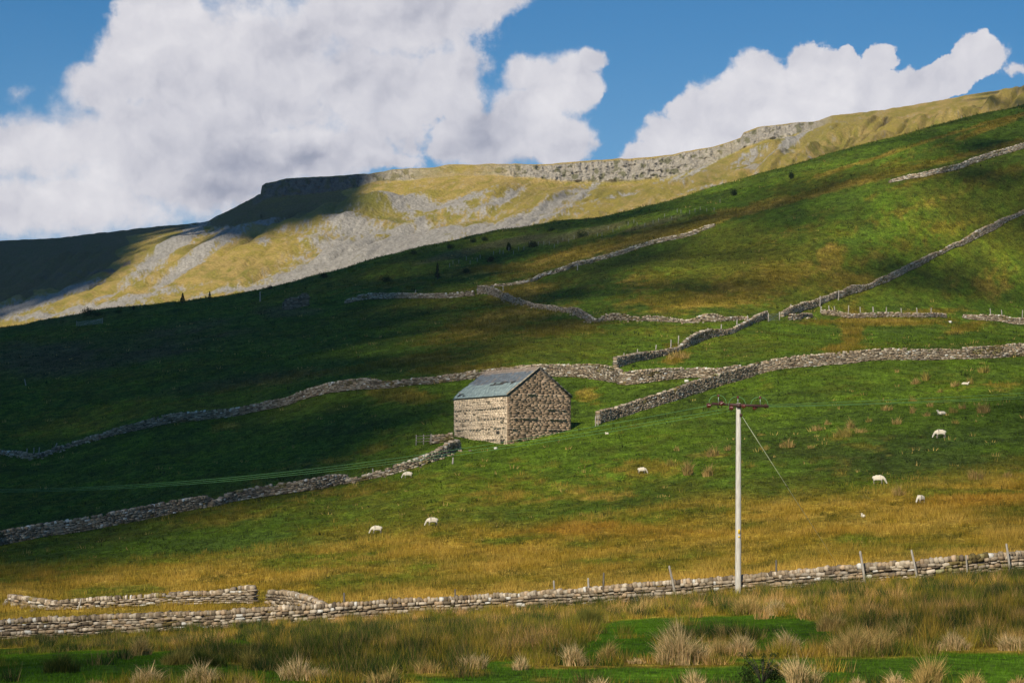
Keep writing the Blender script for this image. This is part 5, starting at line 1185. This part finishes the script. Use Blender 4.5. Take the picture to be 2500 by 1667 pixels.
# cloud tone: grey undersides and hollows + billow relief toward the light (upper left)
up = vm('ADD', uv, (-.018, .022, 0)); nA = noise(uw, 6, 6, .56); uwb = vm('ADD', uw, (-.022, .028, 0)); nB = noise(uwb, 6, 6, .56)
rel = mth('MULTIPLY', mth('SUBTRACT', nA, nB), .9)
GR = [(620,400,260,75,1),(760,390,150,60,1),(540,460,240,60,.8),(780,130,210,120,.45),(1180,330,120,90,.85),(1260,400,120,50,.5),(900,200,160,80,.35),(1090,60,110,70,.4),(330,420,110,60,.35),(1000,330,90,70,.35),(700,260,200,80,.25),(1830,360,160,60,.2),(930,410,130,30,.4)]
gray = mth('MAXIMUM', field(GR, uw, .15), 0.0)
gray = mth('MULTIPLY', gray, mr(noise(uw, 4.5, 5, .55), .3, .7, .6, 1.25))
whiten = mth('MAXIMUM', field([(400,90,230,170,.6),(200,450,250,120,.7),(1960,260,320,130,.8),(1350,250,110,110,.5),(120,400,160,120,.6),(1700,360,150,80,.7)], uw, .1), 0.0)
tn = mth('MULTIPLY', mth('SUBTRACT', noise(uw, 2.6, 5, .55), .5), .50)
tone = mth('ADD', mth('SUBTRACT', mth('ADD', .735, tn), mth('MULTIPLY', gray, .45)), mth('ADD', rel, mth('MULTIPLY', whiten, .22)))
ramp = nd('ShaderNodeValToRGB'); K.new(mth('MULTIPLY', tone, 1.0, clamp=True), ramp.inputs[0]); cr = ramp.color_ramp
cr.elements[0].position = .0; cr.elements[0].color = (.20, .235, .31, 1); cr.elements[1].position = 1.0; cr.elements[1].color = (.76, .74, .76, 1)
e = cr.elements.new(.35); e.color = (.345, .355, .43, 1); e = cr.elements.new(.7); e.color = (.60, .59, .635, 1)
sky = nd('ShaderNodeTexSky'); sky.sky_type = 'NISHITA'; sky.sun_disc = False; sky.sun_elevation = SUN_EL
sky.sun_rotation = math.pi+SUN_AZ; sky.air_density = 1.0; sky.dust_density = .3; sky.ozone_density = 3.0; sky.altitude = 300
SKYS = .058
skyc = vm('SCALE', sky.outputs[0], None, SKYS)
tint = nd('ShaderNodeVectorMath', operation='MULTIPLY'); K.new(skyc, tint.inputs[0]); tint.inputs[1].default_value = (.30, .80, 1.12)
hz = mr(el, .06, .215, .62, 0.0)
skyb = mixc(hz, tint.outputs[0], (.25, .43, .64))
fin = mixc(dens, skyb, ramp.outputs[0])
bg = nd('ShaderNodeBackground'); K.new(fin, bg.inputs[0]); bg.inputs[1].default_value = 1.0
wo = nd('ShaderNodeOutputWorld'); K.new(bg.outputs[0], wo.inputs[0])
W.cycles.sampling_method = 'MANUAL'; W.cycles.sample_map_resolution = 512

sl = bpy.data.lights.new('sun', 'SUN'); sl.energy = 5.0; sl.angle = R(.5); sl.color = (1.0, .90, .72)
so = bpy.data.objects.new('sun', sl); COL.objects.link(so)
from mathutils import Vector
so.rotation_euler = Vector(L).to_track_quat('Z', 'Y').to_euler(); so.location = (-20, -20, 40)

cam = bpy.data.cameras.new('camera'); co_ = bpy.data.objects.new('camera', cam); COL.objects.link(co_); C.camera = co_
co_.location = (0, 0, EZ); co_.rotation_euler = (R(90), 0, 0); cam.lens = 85; cam.sensor_width = 36; cam.sensor_fit = 'HORIZONTAL'
cam.shift_y = (YH-833.5)/2500; cam.clip_start = .5; cam.clip_end = 20000
C.render.engine = 'CYCLES'; C.cycles.max_bounces = 5; C.cycles.diffuse_bounces = 2; C.cycles.transparent_max_bounces = 4
C.view_settings.view_transform = 'Standard'; C.view_settings.look = 'None'; C.view_settings.gamma = 1; C.view_settings.exposure = .2
C.render.resolution_x = 1024; C.render.resolution_y = 682

hv, hf_ = box((0, 1350, 190), (5200, 3500, 620)); hm, hnt, hout = nmat('air_haze')
pv = hnt.nodes.new('ShaderNodeVolumePrincipled'); pv.inputs['Color'].default_value = (.75, .85, 1, 1); pv.inputs['Density'].default_value = .000055; pv.inputs['Anisotropy'].default_value = .2
hnt.links.new(pv.outputs[0], hout.inputs['Volume']); hz_o = mk('haze', hv, hf_, hm); tag(hz_o, 'thin bluish air between the camera and the fell', 'haze', kind='stuff')
C.cycles.volume_bounces = 0
